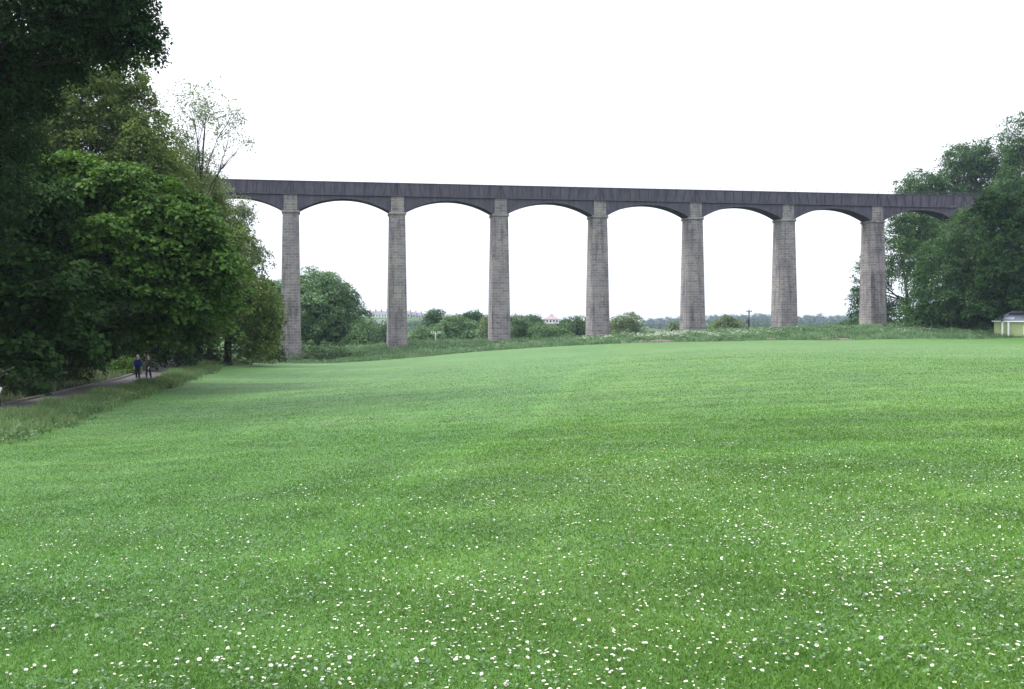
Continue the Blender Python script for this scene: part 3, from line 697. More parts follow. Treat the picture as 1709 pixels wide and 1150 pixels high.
# ------------------------------------------------------------------ grasses
def blade_mesh(name, rng, x, y, h, wd, mat, lean=.35, base_dz=0):
    n = len(x); z = G(x, y)+base_dz
    a = rng.uniform(0, 2*pi, n); d = np.stack([np.cos(a), np.sin(a), 0*a], 1); s_ = np.stack([-np.sin(a), np.cos(a), 0*a], 1)
    b = rng.uniform(0, 2*pi, n); ln = np.abs(rng.normal(0, lean, n)); e = np.stack([np.cos(b)*ln, np.sin(b)*ln, np.ones(n)], 1)
    p = np.stack([x, y, z], 1); h = h[:, None]; wd = wd[:, None]
    mid = p+e*h*.55; tip = p+e*h*np.array([1.5, 1.5, 1.0])
    V = np.stack([p-s_*wd*.5, p+s_*wd*.5, mid-s_*wd*.4, mid+s_*wd*.4, tip], 1).reshape(-1, 3)
    i = np.arange(n)*5
    Fc = np.concatenate([np.stack([i, i+1, i+3], 1), np.stack([i, i+3, i+2], 1), np.stack([i+2, i+3, i+4], 1)])
    return mesh_np(name, V, Fc, mat)

rng = np.random.default_rng(77)
# lawn blades: dense near the viewer, coarser with distance
def lawn_pts(n, y0, y1, p, margin=2.2):
    """density per square metre falls off as y**-p"""
    q = 2-p; uu_ = rng.uniform(0, 1, n)
    y = (y0**q+uu_*(y1**q-y0**q))**(1/q); x = rng.uniform(-1, 1, n)*(.53*y+margin)
    kp = (x > left_edge(y)+.1) & (y < far_edge(x)-.2); return x[kp], y[kp]
x, y = lawn_pts(1350000, 2.6, 110, 2.25)
kp = rng.uniform(0, 1, len(x)) < np.clip((100-y)/80, 0, 1); x, y = x[kp], y[kp]
n = len(x); z = G(x, y)+.034
cl = np.sin(x*2.1+np.sin(y*1.3)*2)*np.sin(y*1.7+x*.6); h = (.017+.004*cl)*rng.uniform(.5, 1.5, n)*(1+.004*y); wd = .0024*np.maximum(1, y/5)**.85*rng.uniform(.7, 1.5, n)
a = rng.uniform(0, 2*pi, n); b = rng.uniform(0, 2*pi, n); ln = np.abs(rng.normal(0, 1.25, n))
s_ = np.stack([np.cos(a), np.sin(a), 0*a], 1)*wd[:, None]
p = np.stack([x, y, z], 1); tip = p+np.stack([np.cos(b)*ln, np.sin(b)*ln, np.ones(n)], 1)*h[:, None]
V = np.stack([p-s_, p+s_, tip], 1).reshape(-1, 3)
tag(link('grass', mesh_np('grass', V, np.arange(n*3).reshape(-1, 3), M_LBLADE)), 'short mown grass blades of the lawn', 'grass', kind='stuff')
# small round leaves of clover and daisy in the turf
x, y = lawn_pts(30000, 2.8, 20, 1.2); kp = np.sin(x*1.1+2*np.sin(y*.8))*np.sin(y*1.4+x*.3) > .05; x, y = x[kp], y[kp]; n = len(x)
pt = np.stack([x, y, G(x, y)+.034+rng.uniform(.012, .04, n)], 1); up = np.tile([0, 0, 1.0], (n, 1))
V, Fc = leaves(rng, pt, up, 3, .022, .02, flat=.3, upw=1, wid=.8, droop=.2, jit=.35)
M_CLO = m_leaf('clover_leaf', (.05, .12, .04), (.12, .21, .09), .25, 1.5)
tag(link('clover', mesh_np('clover', V, Fc, M_CLO)), 'small round clover and daisy leaves in the turf', 'clover', kind='stuff')

# unmown verge between the lawn and the path
M_LONG = m_blade('long_grass_blade', [(0, (.06, .13, .036)), (.5, (.115, .215, .066)), (.85, (.18, .26, .11)), (1, (.3, .29, .17))])
M_BANKG = m_blade('bank_grass_blade', [(0, (.065, .15, .068)), (.5, (.12, .235, .105)), (.88, (.19, .28, .14)), (1, (.3, .31, .18))])
n = 150000; y = 12+(146-12)*rng.uniform(0, 1, n)**1.35
t_ = rng.uniform(0, 1, n)
xl = left_edge(y)+.3*np.sin(y*.6)+.2*np.sin(y*1.7)+rng.normal(0, .35, n); xr = path_x(np.minimum(y, 118))+1.25
x = xr+(xl-xr)*t_; kp = x > xr-.1; x, y = x[kp], y[kp]
cl = .5+.5*np.sin(x*1.3+y*.5)*np.sin(y*.9)
h = rng.uniform(.18, .46, len(x))*(.6+.8*cl)*(1+.2*np.exp(-(x-path_x(np.minimum(y, 118))-1.2)/1.2))
tag(link('verge_grass', blade_mesh('verge_grass', rng, x, y, h, rng.uniform(.008, .018, len(x))*(1+y/60), M_LONG, .4)), 'long unmown grass of the verge between the lawn and the path', 'long grass', kind='stuff')
# far side of the path, under the trees
n = 3500; y = rng.uniform(30, 110, n); x = path_x(y)-1.7-np.abs(rng.normal(0, 1.6, n))
tag(link('shade_grass', blade_mesh('shade_grass', rng, x, y, rng.uniform(.15, .45, n), rng.uniform(.015, .035, n), M_LONG, .4)), 'grass growing in the shade on the far side of the path', 'long grass', kind='stuff')
# broad leaved weeds in the verge
y = rng.uniform(16, 130, 900); x = left_edge(y)-rng.uniform(-.3, 1, 900)*np.maximum(left_edge(y)-path_x(np.minimum(y, 118))-1.4, .3)*1.0
pt = np.stack([x, y, G(x, y)+rng.uniform(.1, .3, len(x))], 1)
V, Fc = leaves(rng, pt, unit(rng.normal(0, .3, pt.shape)+[0, 0, 1]), 16, .22, .12)
tag(link('weeds', mesh_np('weeds', V, Fc, M_MID)), 'broad leaved weeds among the long grass of the verge', 'weeds', kind='stuff')

# rough bank at the foot of the aqueduct
n = 170000; x = rng.uniform(-44, 100, n); fe = far_edge(x); y = fe+rng.uniform(0, 1, n)**.8*rng.uniform(14, 26, n)
SOIL = [(1040, .9), (1068, 1.3), (1104, 2.0), (1142, .8), (1285, 1.0), (1380, 1.1), (1402, 1.6)]
soil_c = [((p_-CX)/F*138.2, 137.6+.5*((i_*7) % 3), r_) for i_, (p_, r_) in enumerate(SOIL)]
bare = np.zeros(n, bool)
for sx_, sy_, r_ in soil_c: bare |= (((x-sx_)/r_)**2+((y-sy_)/(r_*.75))**2 < 1)
Vs_, Fs_ = [], []
for i_, (sx_, sy_, r_) in enumerate(soil_c):
    b_ = len(Vs_); Vs_.append((sx_, sy_, float(G(sx_, sy_))+.22))
    for rr_ in (.5, 1.0):
        for a_ in range(16):
            q_ = r_*rr_*(1+.18*sin(a_*2.3+i_)+.1*sin(a_*5.1)); xx_, yy_ = sx_+q_*cos(a_*pi/8), sy_+q_*.75*sin(a_*pi/8)
            Vs_.append((xx_, yy_, float(G(xx_, yy_))+(.16 if rr_ < 1 else -.03)))
    for a_ in range(16):
        c_ = (a_+1) % 16; Fs_ += [(b_, b_+1+a_, b_+1+c_, b_+1+c_), (b_+1+a_, b_+17+a_, b_+17+c_, b_+1+c_)]
mb = MB(); mb.add(Vs_, [f_[:3] if f_[2] == f_[3] else f_ for f_ in Fs_])
tag(mb.build('bare_soil', m_plain('dry_soil', (.12, .095, .08), .95, .35, 1.2), None, True), kind='structure')
kp = ~bare; x, y = x[kp], y[kp]; cl = .5+.5*np.sin(x*.8+y*.4)*np.sin(x*.33-y*.7)
h = rng.uniform(.22, .55, len(x))*(.55+.9*cl)*np.clip((y-far_edge(x))/2.5+.3, .3, 1)
tag(link('bank_grass', blade_mesh('bank_grass', rng, x, y, h, rng.uniform(.04, .085, len(x)), M_BANKG, .4)), 'rough tall grass on the bank below the piers', 'long grass', kind='stuff')
n = 3000; x = rng.uniform(-42, 98, n); y = far_edge(x)+rng.uniform(.8, 16, n); kp = np.sin(x*.7+y*.5)*np.sin(x*.23-y*.6+1) > -.1; x, y = x[kp], y[kp]
pt = np.stack([x, y, G(x, y)+rng.uniform(.1, .55, len(x))], 1)
V, Fc = leaves(rng, pt, unit(rng.normal(0, .3, pt.shape)+[0, 0, 1]), 20, .42, .2)
tag(link('nettles', mesh_np('nettles', V, Fc, m_leaf('nettle_leaf', (.05, .125, .055), (.15, .25, .11), .25, .6))), 'nettles and other leafy weeds growing through the bank grass', 'weeds', kind='stuff')
# cow parsley: flat white heads above the bank grass
def white_heads(xs, ys, zs, sz, mat, name, per=7):
    pt = np.stack([xs, ys, zs], 1); o = np.tile([0, 0, 1.0], (len(pt), 1))
    V, Fc = leaves(rng, pt, o, per, sz, sz*.55, flat=.12, upw=1.5, wid=.9, droop=.1, jit=.25); return mesh_np(name, V, Fc, mat)
M_CREAM = m_plain('cream_umbel', (.62, .66, .56), .8, .12)
n = 2100; x = np.concatenate([rng.normal(23, 6, n//2), rng.uniform(10, 42, n//4), rng.normal(58, 5, n//16), rng.uniform(-18, 10, n//16)]); y = far_edge(x)+rng.uniform(4, 12, len(x))
kp = np.sin(x*.9)*np.sin(x*.37+y*.3) > -.25; x, y = x[kp], y[kp]
tag(link('cow_parsley', white_heads(x, y, G(x, y)+rng.uniform(.45, .85, len(x)), .12, M_CREAM, 'cow_parsley')), 'white cow parsley heads along the top of the bank', 'wild flowers', kind='stuff')
# verge buttercups
M_YEL = m_plain('buttercup_petal', (.62, .46, .03), .6, .15)
y = rng.uniform(24, 118, 700); x = left_edge(y)-rng.uniform(0, 1, 700)**.8*3.5
tag(link('buttercups', white_heads(x, y, G(x, y)+rng.uniform(.2, .42, 700), .028, M_YEL, 'buttercups', 5)), 'yellow buttercups scattered through the verge grass', 'wild flowers', kind='stuff')

# ------------------------------------------------------------------ daisies in the lawn
M_PET = m_plain('daisy_petal', (.6, .6, .585), .75, .12); M_EYE = m_plain('daisy_eye', (.62, .45, .04), .8, .15); M_STALK = m_plain('daisy_stalk', (.07, .13, .035), .7, .2)
def daisy_geo(closed):
    V, Fc, mi = [], [], []
    def add(vs, f, m_):
        b = len(V); V.extend(vs); Fc.extend([[b+i for i in q] for q in f]); mi.extend([m_]*len(f))
    r, hh = (.0115, .004) if not closed else (.007, .010)
    N = 12
    for k_ in range(N):
        a = 2*pi*k_/N; c_, s2 = cos(a), sin(a); w_ = .19*r*1.5
        t_ = (-s2*w_, c_*w_)
        q = [(.3*r*c_, .3*r*s2, 0), (.75*r*c_+t_[0], .75*r*s2+t_[1], hh*.7), (1.05*r*c_, 1.05*r*s2, hh), (.75*r*c_-t_[0], .75*r*s2-t_[1], hh*.7)]
        add(q, [(0, 1, 2, 3)], 0)
    ring = [(.34*r*cos(2*pi*j/8), .34*r*sin(2*pi*j/8), .0012) for j in range(8)]; r2 = [(.2*r*cos(2*pi*j/8), .2*r*sin(2*pi*j/8), .0034) for j in range(8)]
    add(ring+r2, [(j, (j+1) % 8, 8+(j+1) % 8, 8+j) for j in range(8)], 1)
    add(r2, [(0, 1, 4, 5), (1, 2, 3, 4), (5, 6, 7, 0)], 1)
    for j in range(4):
        a0, a1 = pi/2*j, pi/2*(j+1); q = .0011
        add([(q*cos(a0), q*sin(a0), -.042), (q*cos(a1), q*sin(a1), -.042), (q*cos(a1), q*sin(a1), 0), (q*cos(a0), q*sin(a0), 0)], [(0, 1, 2, 3)], 2)
    return np.array(V), np.array(Fc), np.array(mi)
DG = [daisy_geo(False), daisy_geo(True)]
dm = [mesh_np('daisy', v, f, [M_PET, M_EYE, M_STALK], midx=m_) for v, f, m_ in DG]
def daisy_field(n):
    y = (2.9**.75+rng.uniform(0, 1, n)*(17**.75-2.9**.75))**(1/.75); x = rng.uniform(-1, 1, n)*(.53*y+1.5)
    dens = np.clip(1.15-(y-4.5)/10.5, .12, 1)
    pat = .5+.5*np.sin(x*1.25+1.7*np.sin(y*.7+.5))*np.sin(y*1.05+.8*np.sin(x*.9)); side = .7+.3*np.clip(x/3, -1, 1)
    kp = rng.uniform(0, 1, n) < dens*(.3+.6*pat)*side; return x[kp], y[kp]
x, y = daisy_field(60000)
xc = np.concatenate([rng.normal(0, 1, 260)*1.1+P(890,655,40)[0], rng.normal(0, 1, 170)*.55+P(550,698,27)[0], rng.normal(0, 1, 50)*.28+P(810,826,9.3)[0]])
yc = np.concatenate([rng.normal(0, 2.6, 260)+40, rng.normal(0, 1.0, 170)+27.5, rng.normal(0, .22, 50)+9.2])
inframe = np.abs(x) < .51*y; near = np.argsort(np.where(inframe & (y > 4.45), y, 1e9))[:300]
isn = np.zeros(len(x), bool); isn[near] = True
for xx, yy in zip(x[isn], y[isn]):
    o = bpy.data.objects.new('daisy', dm[1 if rng.uniform() < .25 else 0]); COL.objects.link(o)
    s_ = .42+.52*rng.uniform()**1.6; o.scale = (s_, s_, s_)
    o.location = (float(xx), float(yy), float(G(xx, yy))+.034+.030*s_-.002); o.rotation_euler = (rng.normal(0, .28), rng.normal(0, .28), rng.uniform(0, 6.28))
    tag(o, 'small white daisy standing in the nearest turf among many like it', 'daisy', 'daisies nearest the viewer')
x = np.concatenate([x[~isn], xc]); y = np.concatenate([y[~isn], yc]); big = np.concatenate([np.ones((~isn).sum()), np.full(len(xc), 1.5)])
Vs, Fs, Ms, b0_ = [], [], [], 0
for g_ in (0, 1):
    sel = rng.uniform(0, 1, len(x)) < .75 if g_ == 0 else ~sel
    v, f, m_ = DG[g_]; k_ = sel.sum(); xs, ys_ = x[sel], y[sel]; s_ = (.32+.48*rng.uniform(0, 1, k_)**1.8)*big[sel]
    a = rng.uniform(0, 6.28, k_); tx, ty = rng.normal(0, .25, k_), rng.normal(0, .25, k_)
    vx = v[None, :, 0]*np.cos(a)[:, None]-v[None, :, 1]*np.sin(a)[:, None]; vy = v[None, :, 0]*np.sin(a)[:, None]+v[None, :, 1]*np.cos(a)[:, None]
    vz = v[None, :, 2]+vx*tx[:, None]+vy*ty[:, None]
    W_ = np.stack([vx*s_[:, None]+xs[:, None], vy*s_[:, None]+ys_[:, None], vz*s_[:, None]+(G(xs, ys_)+.03+.030*s_)[:, None]], -1)
    Vs.append(W_.reshape(-1, 3)); Fs.append((f[None]+(np.arange(k_)*len(v))[:, None, None]).reshape(-1, 4)+b0_); Ms.append(np.tile(m_, k_)); b0_ += k_*len(v)
tag(link('daisies', mesh_np('daisies', np.concatenate(Vs), np.concatenate(Fs), [M_PET, M_EYE, M_STALK], midx=np.concatenate(Ms))), 'white daisies sprinkled across the lawn farther off', 'daisies', kind='stuff')

# ------------------------------------------------------------------ poles and posts
M_PALEW = m_plain('weathered_pale_wood', (.42, .42, .42), .85, .2, 6); M_DKW = m_plain('creosoted_wood', (.07, .055, .05), .85, .3, 5); M_INS = m_plain('white_porcelain', (.75, .76, .78), .3, .05)
b = ground_at(727, 178); top = P(727, 556, 178)
r = empty('telegraph_pole', b); tag(r, 'pale T shaped telegraph pole in front of the valley trees', 'pole')
h_ = top[2]-b[2]; m = MB(); m.tube([(0, 0, -.8), (0, 0, h_*.5), (0, 0, h_+.15)], [.13, .12, .10], 10); m.build('post', M_PALEW, r, True)
m = MB(); m.box(-.85, .85, -.06, .06, h_-.12, h_+.02); ca = m.build('crossarm', M_PALEW, r)
for x_ in (-.75, -.4, .4, .75):
    m = MB(); m.tube([(x_, 0, h_+.02), (x_, 0, h_+.1), (x_, 0, h_+.12), (x_, 0, h_+.28)], [.03, .03, .085, .06], 8); m.build('insulator', M_INS, ca, True)
b = ground_at(1250, 186); top = P(1250, 517, 186)
r = empty('power_pole', b); tag(r, 'dark wooden power pole with a small box between the fifth and sixth piers', 'pole')
h_ = top[2]-b[2]; m = MB(); m.tube([(0, 0, -.8), (0, 0, h_*.5), (0, 0, h_)], [.17, .15, .12], 10); m.build('post', M_DKW, r, True)
m = MB(); m.box(-.5, .5, -.2, -.1, h_-.42, h_-.3); ca = m.build('crossarm', M_DKW, r)
for x_ in (-.42, .42):
    m = MB(); m.tube([(x_, -.15, h_-.3), (x_, -.15, h_-.22), (x_, -.15, h_-.08)], [.03, .06, .04], 8); m.build('insulator', M_DKW, ca, True)
m = MB(); zb = h_-2.6; m.box(-.62, -.2, -.25, .25, zb, zb+.75); m.box(-.66, -.16, -.29, .29, zb+.752, zb+.82); m.box(-.24, -.1, -.06, .06, zb+.3, zb+.42)
m.build('transformer_box', m_plain('grey_steel', (.12, .12, .13), .5), r)
m = MB(); m.box(-1.0, -.13, -.05, .05, zb+.1, zb+.2); m.build('bracket', M_DKW, r)
b = ground_at(460, 142.5)
m = MB(); m.rect_stack(0, 0, [(-.4, .09, .09), (.68, .085, .085), (.74, .05, .05)])
o = m.build('wooden_post', m_plain('grey_post_wood', (.22, .2, .18), .9, .3, 5)); o.location = b; tag(o, 'short weathered wooden post in the grass left of the first pier', 'post')
b = ground_at(1449, 140.5)
m = MB()
for i_, yy in enumerate((-.28, 0, .28)): m.box(-.8+.03*i_, .8-.02*i_, yy-.12, yy+.12, .2, .27)
for xx in (-.55, .55): m.box(xx-.07, xx+.07, -.36, .36, -.25, .198)
o = m.build('plank_bench', m_plain('worn_planks', (.16, .12, .11), .9, .3, 4)); o.location = b; o.rotation_euler = (0, 0, .12); tag(o, 'low weathered plank bench at the foot of the bank left of the rightmost pier', 'bench')

# ------------------------------------------------------------------ the shed at the right edge
b = P(1695, 564.5, 140); b[2] = float(G(b[0], 140.0))+.03
sh = empty('shed', b, radians(-25)); tag(sh, 'pale green shed with a grey hipped roof at the edge of the lawn', 'shed')
sx0, sx1, sd, wh, rh = -2.65, 3.6, 4.6, 2.05, 1.5
k = NB('shed_boards'); co = k.coords(); wv = k.n('ShaderNodeTexWave', bands_direction='Z'); wv.inputs['Scale'].default_value = 1.6; k.l(co, wv.inputs['Vector'])
c = k.mix(k.noise(1.5, co, 5), (.27, .33, .15), (.36, .41, .22)); k.bump(wv.outputs['Fac'], .4, .03); M_SHED = k.fin(c, .8, .25)
M_WHITE = m_plain('white_gloss', (.72, .73, .75), .5, .06)
m = MB(); m.box(sx0, sx1, 0, sd, -.3, wh); m.build('wall', M_SHED, sh)
k = NB('slate_roof'); co = k.coords(); c = k.ramp(k.noise(1.4, co, 6, .65), [(.3, (.11, .12, .16)), (.7, (.21, .22, .27))]); k.bump(k.noise(12, co), .4, .03); M_SLATE = k.fin(c, .6, .4)
m = MB(); e_ = .22
m.add([(sx0-e_, -e_, wh+.002), (sx1+e_, -e_, wh+.002), (sx1+e_, sd+e_, wh+.002), (sx0-e_, sd+e_, wh+.002), (sx0+2.25, sd/2-.5, wh+rh), (sx1-2.0, sd/2-.5, wh+rh), (sx1-2.0, sd/2+.5, wh+rh), (sx0+2.25, sd/2+.5, wh+rh)],
      [(0, 1, 5, 4), (1, 2, 6, 5), (2, 3, 7, 6), (3, 0, 4, 7), (4, 5, 6, 7), (3, 2, 1, 0)])
rf = m.build('roof', M_SLATE, sh)
def on_roof(u, t_): return (u, -e_+(sd/2-.5+e_)*t_, wh+.002+rh*t_)
m = MB(); q = [on_roof(sx0+1.0, .16), on_roof(sx0+2.4, .16), on_roof(sx0+2.55, .36), on_roof(sx0+1.2, .36)]
m.add([(a_, b_-.03, c_+.05) for a_, b_, c_ in q]+[(a_, b_, c_) for a_, b_, c_ in q], [(0, 1, 2, 3), (0, 4, 5, 1), (1, 5, 6, 2), (2, 6, 7, 3), (3, 7, 4, 0)]); m.build('skylight', m_plain('pale_glazing', (.4, .44, .55), .25, .05), rf)
m = MB(); q = [on_roof(sx0+1.75, .58), on_roof(sx1-1.2, .58), on_roof(sx1-1.5, .8), on_roof(sx0+2.0, .8)]
m.add([(a_, b_-.02, c_+.03) for a_, b_, c_ in q]+[(a_, b_, c_) for a_, b_, c_ in q], [(0, 1, 2, 3), (0, 4, 5, 1), (1, 5, 6, 2), (2, 6, 7, 3), (3, 7, 4, 0)]); m.build('felt_strip', m_plain('dark_felt', (.035, .04, .075), .8, .15), rf)
m = MB(); m.box(sx0-e_, sx1+e_, -e_-.09, -e_-.003, wh-.06, wh+.1); m.box(sx0-e_-.09, sx0-e_-.003, -e_-.09, sd+e_, wh-.06, wh+.1); m.build('gutter', M_WHITE, sh)
for x_ in (sx0+.99, sx0+1.75):
    m = MB(); m.box(x_-.12, x_+.12, -.25, -.1, -.3, wh-.07); m.build('roof_post', M_WHITE, sh)
m = MB(); m.box(1.05, 1.95, -.03, .02, .35, 1.45); w_ = m.build('window', m_plain('dark_glass', (.015, .016, .02), .1, .1, spec=.5), sh)
m = MB(); m.box(.97, 1.049, -.06, .02, .28, 1.52); m.box(1.951, 2.03, -.06, .02, .28, 1.52); m.box(1.05, 1.95, -.06, .02, 1.451, 1.52); m.box(1.05, 1.95, -.06, .02, .28, .349); m.build('frame', M_WHITE, w_)

# ------------------------------------------------------------------ far buildings
M_REND = m_plain('white_render', (.72, .71, .70), .85, .08, .5); M_GREYR = m_plain('grey_render', (.5, .47, .48), .85, .12, .5); M_BRICK = m_plain('red_brick', (.3, .13, .1), .9, .2, 1)
M_SLT = m_plain('far_slate', (.16, .155, .18), .6, .15, .4); M_GLASS = m_plain('far_window_glass', (.03, .035, .045), .15, .1, spec=.5); M_TILE = m_plain('pinkish_tile', (.27, .215, .22), .8, .15, .6)
def copy_tree(o, parent=None):
    c_ = o.copy(); COL.objects.link(c_); c_.parent = parent
    for ch in o.children: copy_tree(ch, c_)
    return c_
def terrace_house(wall, lab, grp):
    r_ = empty('terraced_house', (0, 0, 0)); tag(r_, lab, 'house', grp); W_ = 5.2; D_ = 8.0; H_ = 5.0
    m = MB(); m.box(0, W_, 0, D_, -3, H_); m.build('wall', wall, r_)
    m = MB(); m.prism([(-.35, H_+.001), (D_/2, H_+2.7), (D_+.35, H_+.001)], 0, W_)
    for i_ in range(len(m.v)): x_, y_, z_ = m.v[i_]; m.v[i_] = (y_, x_, z_)
    ro = m.build('roof', M_SLT, r_)
    m = MB(); m.box(-.5, .5, D_/2-.5, D_/2+.5, H_+2.0, H_+3.9); m.box(-.6, .6, D_/2-.6, D_/2+.6, H_+3.902, H_+4.1)
    for q in (-.28, .28): m.tube([(q, D_/2, H_+4.1), (q, D_/2, H_+4.7)], [.16, .13], 8)
    m.build('chimney', M_BRICK, ro)
    for x_, z_ in ((1.0, 3.0), (3.3, 3.0), (3.3, .6)):
        m = MB(); m.box(x_, x_+1.1, -.06, .05, z_, z_+1.4); m.build('window', M_GLASS, r_)
    m = MB(); m.box(1.0, 1.9, -.06, .05, 0, 2.1); m.build('door', M_DKW, r_)
    return r_
Dh = 900
hw_ = terrace_house(M_REND, 'white terraced house with slate roof in the far row left of the second pier', 'white terraced houses on the far hill')
hg_ = terrace_house(M_GREYR, 'grey terraced house in the far row right of the second pier', 'grey terraced houses on the far hill')
for i in range(5):
    o = hw_ if i == 0 else copy_tree(hw_); px = 607+i*9.6; o.location = P(px, 534.0, Dh)
for i in range(6):
    o = hg_ if i == 0 else copy_tree(hg_); px = 656+i*9.3; o.location = P(px, 533.0+max(0, (px-670))*.13, Dh+i*3)
b = P(631, 540, 760); r = empty('outbuilding', b); tag(r, 'long low white outbuilding on the hillside below the far terrace', 'outbuilding')
m = MB(); m.box(-4.5, 4.5, 0, 5, -3, 1.7); m.build('wall', M_REND, r)
m = MB(); m.prism([(-4.8, 1.702), (4.8, 1.702), (4.2, 2.9), (-4.2, 2.9)], -.2, 5.2); m.build('roof', m_plain('pale_sheeting', (.52, .5, .5), .6, .1), r)
m = MB(); m.box(-2, -.8, -.05, .04, -.3, 1.2); m.build('door', M_GLASS, r)
# house with a cupola
b = P(921, 545, 600); r = empty('cupola_house', b); tag(r, 'white house with a pinkish hipped roof and small cupola above the trees', 'house')
m = MB(); m.box(-4.6, 4.6, 0, 9, -4, 1.8); m.build('base_storey', M_BRICK, r)
m = MB(); m.box(-4.3, 4.3, .25, 8.75, 1.802, 4.3); m.build('wall', M_REND, r)
m = MB(); m.rect_stack(0, 4.5, [(4.302, 4.8, 4.8), (6.2, 1.5, 1.5)]); rf = m.build('roof', M_TILE, r)
m = MB(); m.rect_stack(0, 4.5, [(6.202, 1.2, 1.2), (6.75, 1.2, 1.2)]); m.build('cupola', M_REND, rf)
m = MB(); m.rect_stack(0, 4.5, [(6.752, 1.5, 1.5), (7.6, .12, .12), (8.0, .05, .05)]); m.build('cupola_roof', M_TILE, rf)
for x_ in (-3.2, -1.2, .8, 2.6):
    m = MB(); m.box(x_, x_+.9, .19, .3, 2.5, 3.8); m.build('window', M_GLASS, r)
m = MB(); m.box(-.6, .6, -.06, .04, -1, 1.2); m.build('door', M_DKW, r)
# far railway viaduct
b = P(1095, 548, 700); r = empty('viaduct', b); tag(r, 'small dark viaduct in the far valley left of the fifth pier', 'bridge')
M_VIA = m_plain('dark_stone', (.13, .12, .14), .9, .2, .4)
m = MB(); m.box(-14, 14, 0, 4, 1.35, 2.3); m.build('deck', M_VIA, r)
m = MB(); m.box(-14, 14, -.1, .15, 2.302, 2.75); m.box(-14, 14, 3.85, 4.1, 2.302, 2.75); m.build('parapet', M_VIA, r)
for x_ in (-11, -3.3, 4.2, 11.5):
    m = MB(); m.rect_stack(x_, 2, [(-12, 1.2, 2.1), (.6, .8, 1.8), (1.348, 1.5, 1.9)]); m.build('pier', M_VIA, r)

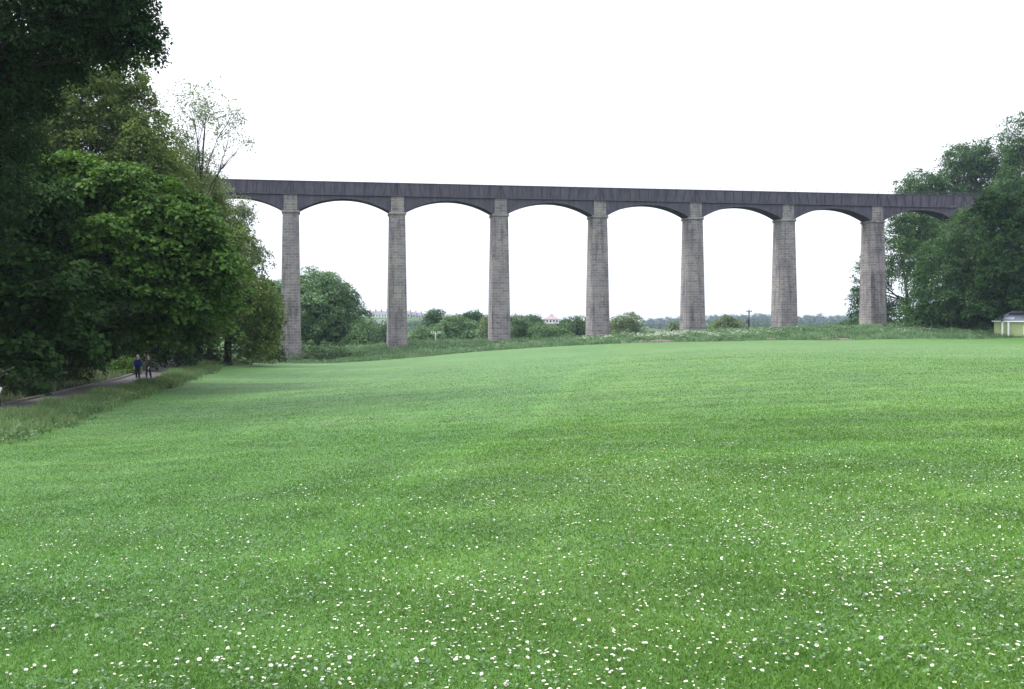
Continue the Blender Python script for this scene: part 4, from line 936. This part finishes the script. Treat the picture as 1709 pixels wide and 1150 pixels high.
# ------------------------------------------------------------------ people
M_SKIN = m_plain('skin', (.48, .3, .23), .6, .1, 8)
def skinned(name, verts, edges, radii, mat, parent, root=0, sub=2):
    me = bpy.data.meshes.new(name); me.from_pydata([tuple(map(float, v)) for v in verts], edges, []); me.materials.append(mat)
    o = link(name, me, parent); sk = o.modifiers.new('skin', 'SKIN'); sk.use_smooth_shade = True
    for i_, r_ in enumerate(radii):
        sv = me.skin_vertices[0].data[i_]; sv.radius = r_ if hasattr(r_, '__len__') else (r_, r_); sv.use_root = (i_ == root)
    ss = o.modifiers.new('smooth', 'SUBSURF'); ss.levels = ss.render_levels = sub
    return o
def person(label, loc, rz, hair_c, coat_c, trou_c, stride=.16, armb=.25, sc=1.0):
    """a walker facing local -Y"""
    r_ = empty('person', loc, rz); r_.scale = (sc, sc, sc); tag(r_, label, 'person')
    V, E_, R_ = [], [], []
    def v(p, rad, par=None):
        V.append(p); R_.append(rad)
        if par is not None: E_.append((par, len(V)-1))
        return len(V)-1
    pel = v((0, 0, .94), (.15, .11)); wa = v((0, .0, 1.08), (.135, .1), pel); ch = v((0, .01, 1.28), (.16, .115), wa); nk0 = v((0, .015, 1.44), (.075, .07), ch)
    nk = v((0, 0, 1.52), .052, nk0); hd = v((0, -.01, 1.60), (.072, .088), nk); h2 = v((0, -.008, 1.68), (.076, .092), hd); h3 = v((0, 0, 1.735), (.05, .06), h2)
    nose = v((0, -.105, 1.625), .012, hd)
    joints = {}
    for sd_ in (-1, 1):
        ear = v((sd_*.078, .01, 1.63), .012, hd)
        hip = v((sd_*.09, 0, .88), .095, pel); kn = v((sd_*.1, -sd_*stride*.6-.03, .49), .062, hip); an = v((sd_*.1, -sd_*stride+.05*(sd_ < 0), .09+.03*(sd_ < 0)), .034, kn)
        toe = v((sd_*.11, -sd_*stride-.10, .05), .022, an); heel = v((sd_*.1, -sd_*stride+.04, .055), .02, an)
        shd = v((sd_*.185, .01, 1.40), .062, ch); el = v((sd_*.235, sd_*armb*.3+.04, 1.13), .046, shd); wr = v((sd_*.225, sd_*armb-.06, .90), .03, el)
        palm = v((sd_*.222, sd_*armb-.085, .835), (.022, .036), wr)
        for j, ln in enumerate((.062, .072, .068, .052)):
            f1 = v((sd_*.22, sd_*armb-.115+.02*j, .79), .0095, palm); v((sd_*.21, sd_*armb-.12+.02*j, .79-ln*.7), .008, f1)
        th = v((sd_*.215, sd_*armb-.125, .85), .011, palm); v((sd_*.205, sd_*armb-.14, .815), .009, th)
        joints[sd_] = (hip, kn, an, shd, el, wr)
    skinned('body', V, E_, R_, M_SKIN, r_)
    add_r = lambda q, e__: (q[0]+e__, q[1]+e__) if hasattr(q, '__len__') else q+e__
    cv = [V[pel], V[wa], V[ch], V[nk0]]; ce = [(0, 1), (1, 2), (2, 3)]; cr_ = [(.185, .145), add_r(R_[wa], .035), add_r(R_[ch], .03), (.085, .08)]
    hem = len(cv); cv.append((0, .0, .80)); ce.append((0, hem)); cr_.append((.19, .15))
    for sd_ in (-1, 1):
        _, _, _, s3, el, wr = joints[sd_]; i0 = len(cv); cv += [V[s3], V[el], tuple(np.array(V[wr])*.85+np.array(V[el])*.15)]; ce += [(2, i0), (i0, i0+1), (i0+1, i0+2)]; cr_ += [.08, .062, .05]
    skinned('coat', cv, ce, cr_, m_plain('coat_cloth', coat_c, .85, .12, 12), r_)
    tv = [V[pel]]; te = []; tr2 = [(.16, .12)]
    for sd_ in (-1, 1):
        hp, kn, an, *_ = joints[sd_]; i0 = len(tv); tv += [V[hp], V[kn], tuple(np.array(V[an])+np.array([0, 0, .03]))]; te += [(0, i0), (i0, i0+1), (i0+1, i0+2)]; tr2 += [.108, .078, .065]
    skinned('trousers', tv, te, tr2, m_plain('trouser_cloth', trou_c, .9, .12, 12), r_)
    for sd_ in (-1, 1):
        an = V[joints[sd_][2]]; skinned('shoe', [(an[0], an[1]+.07, .05), (an[0], an[1], .06), (an[0]+sd_*.01, an[1]-.19, .042)], [(0, 1), (1, 2)], [.05, .06, .045], m_plain('shoe_leather', (.02, .018, .016), .5, .1), r_, 1)
    hv = [(0, .02, 1.655), (0, .03, 1.73), (0, -.035, 1.765), (0, .055, 1.60)]
    skinned('hair', hv, [(0, 1), (1, 2), (0, 3)], [(.086, .075), (.078, .07), (.06, .05), (.068, .045)], m_plain('hair', hair_c, .7, .2, 30), r_)
    m = MB()
    for sd_ in (-1, 1): m.box(sd_*.03-.014, sd_*.03+.014, -.101, -.088, 1.648, 1.66)
    m.box(-.025, .025, -.098, -.084, 1.575, 1.583); m.build('face_features', m_plain('eye_and_lip', (.09, .04, .035), .5, .1), r_)
    return r_
def on_path(px, Yd): x_ = (px-CX)/F*Yd; return (x_, Yd, float(G(x_, Yd))+.075)
person('white haired person in a blue jacket walking on the path, the left of the pair', on_path(230, 70), radians(15), (.7, .69, .67), (.015, .025, .15), (.018, .018, .025), .15, .2)
person('dark haired person all in dark clothes walking on the path, the right of the pair', on_path(248, 71), radians(-20), (.02, .017, .014), (.022, .022, .026), (.03, .035, .06), -.14, -.2)
pl = on_path(0, 41.5)
person('person in dark clothes at the left edge of the view on the path', (pl[0]-.22, pl[1], pl[2]), radians(60), (.03, .02, .015), (.02, .019, .024), (.02, .02, .024), .18, .22, .98)
# the folded paper that person carries
m = MB()
for q, (dx_, w_) in enumerate(((-.012, .115), (.002, .11), (.016, .105))): m.loft([[(-w_, dx_-.006, -.16+.004*q), (w_, dx_-.006, -.16+.004*q), (w_, dx_+.006, -.16), (-w_, dx_+.006, -.16)], [(-w_, dx_-.006, .13), (w_, dx_-.006, .14), (w_, dx_+.006, .14), (-w_, dx_+.006, .13)]])
o = m.build('folded_paper', m_plain('white_paper', (.7, .71, .74), .7, .05)); tag(o, 'folded white paper held by the person at the left edge', 'paper')
o.location = (pl[0]+.07, pl[1]-.22, pl[2]+.90); o.rotation_euler = (.2, .35, .9); o.scale = (.8, .8, .8)

# ------------------------------------------------------------------ the hazy air
HX = 2900
m = MB(); m.box(-HX, HX, -120, 2520, -110, 48)
hz = m.build('haze', bpy.data.materials.new('haze_air')); tag(hz, 'thin bluish haze in the air over the valley', 'haze', kind='stuff')
hm = hz.data.materials[0]; hm.use_nodes = True; t_ = hm.node_tree; t_.nodes.remove(t_.nodes['Principled BSDF'])
pv = t_.nodes.new('ShaderNodeVolumePrincipled'); pv.inputs['Color'].default_value = (.62, .78, 1, 1); pv.inputs['Density'].default_value = .00013; pv.inputs['Anisotropy'].default_value = 0
t_.links.new(pv.outputs[0], t_.nodes['Material Output'].inputs['Volume'])

print("LEAVES", sum(n for _, n in NLEAF))
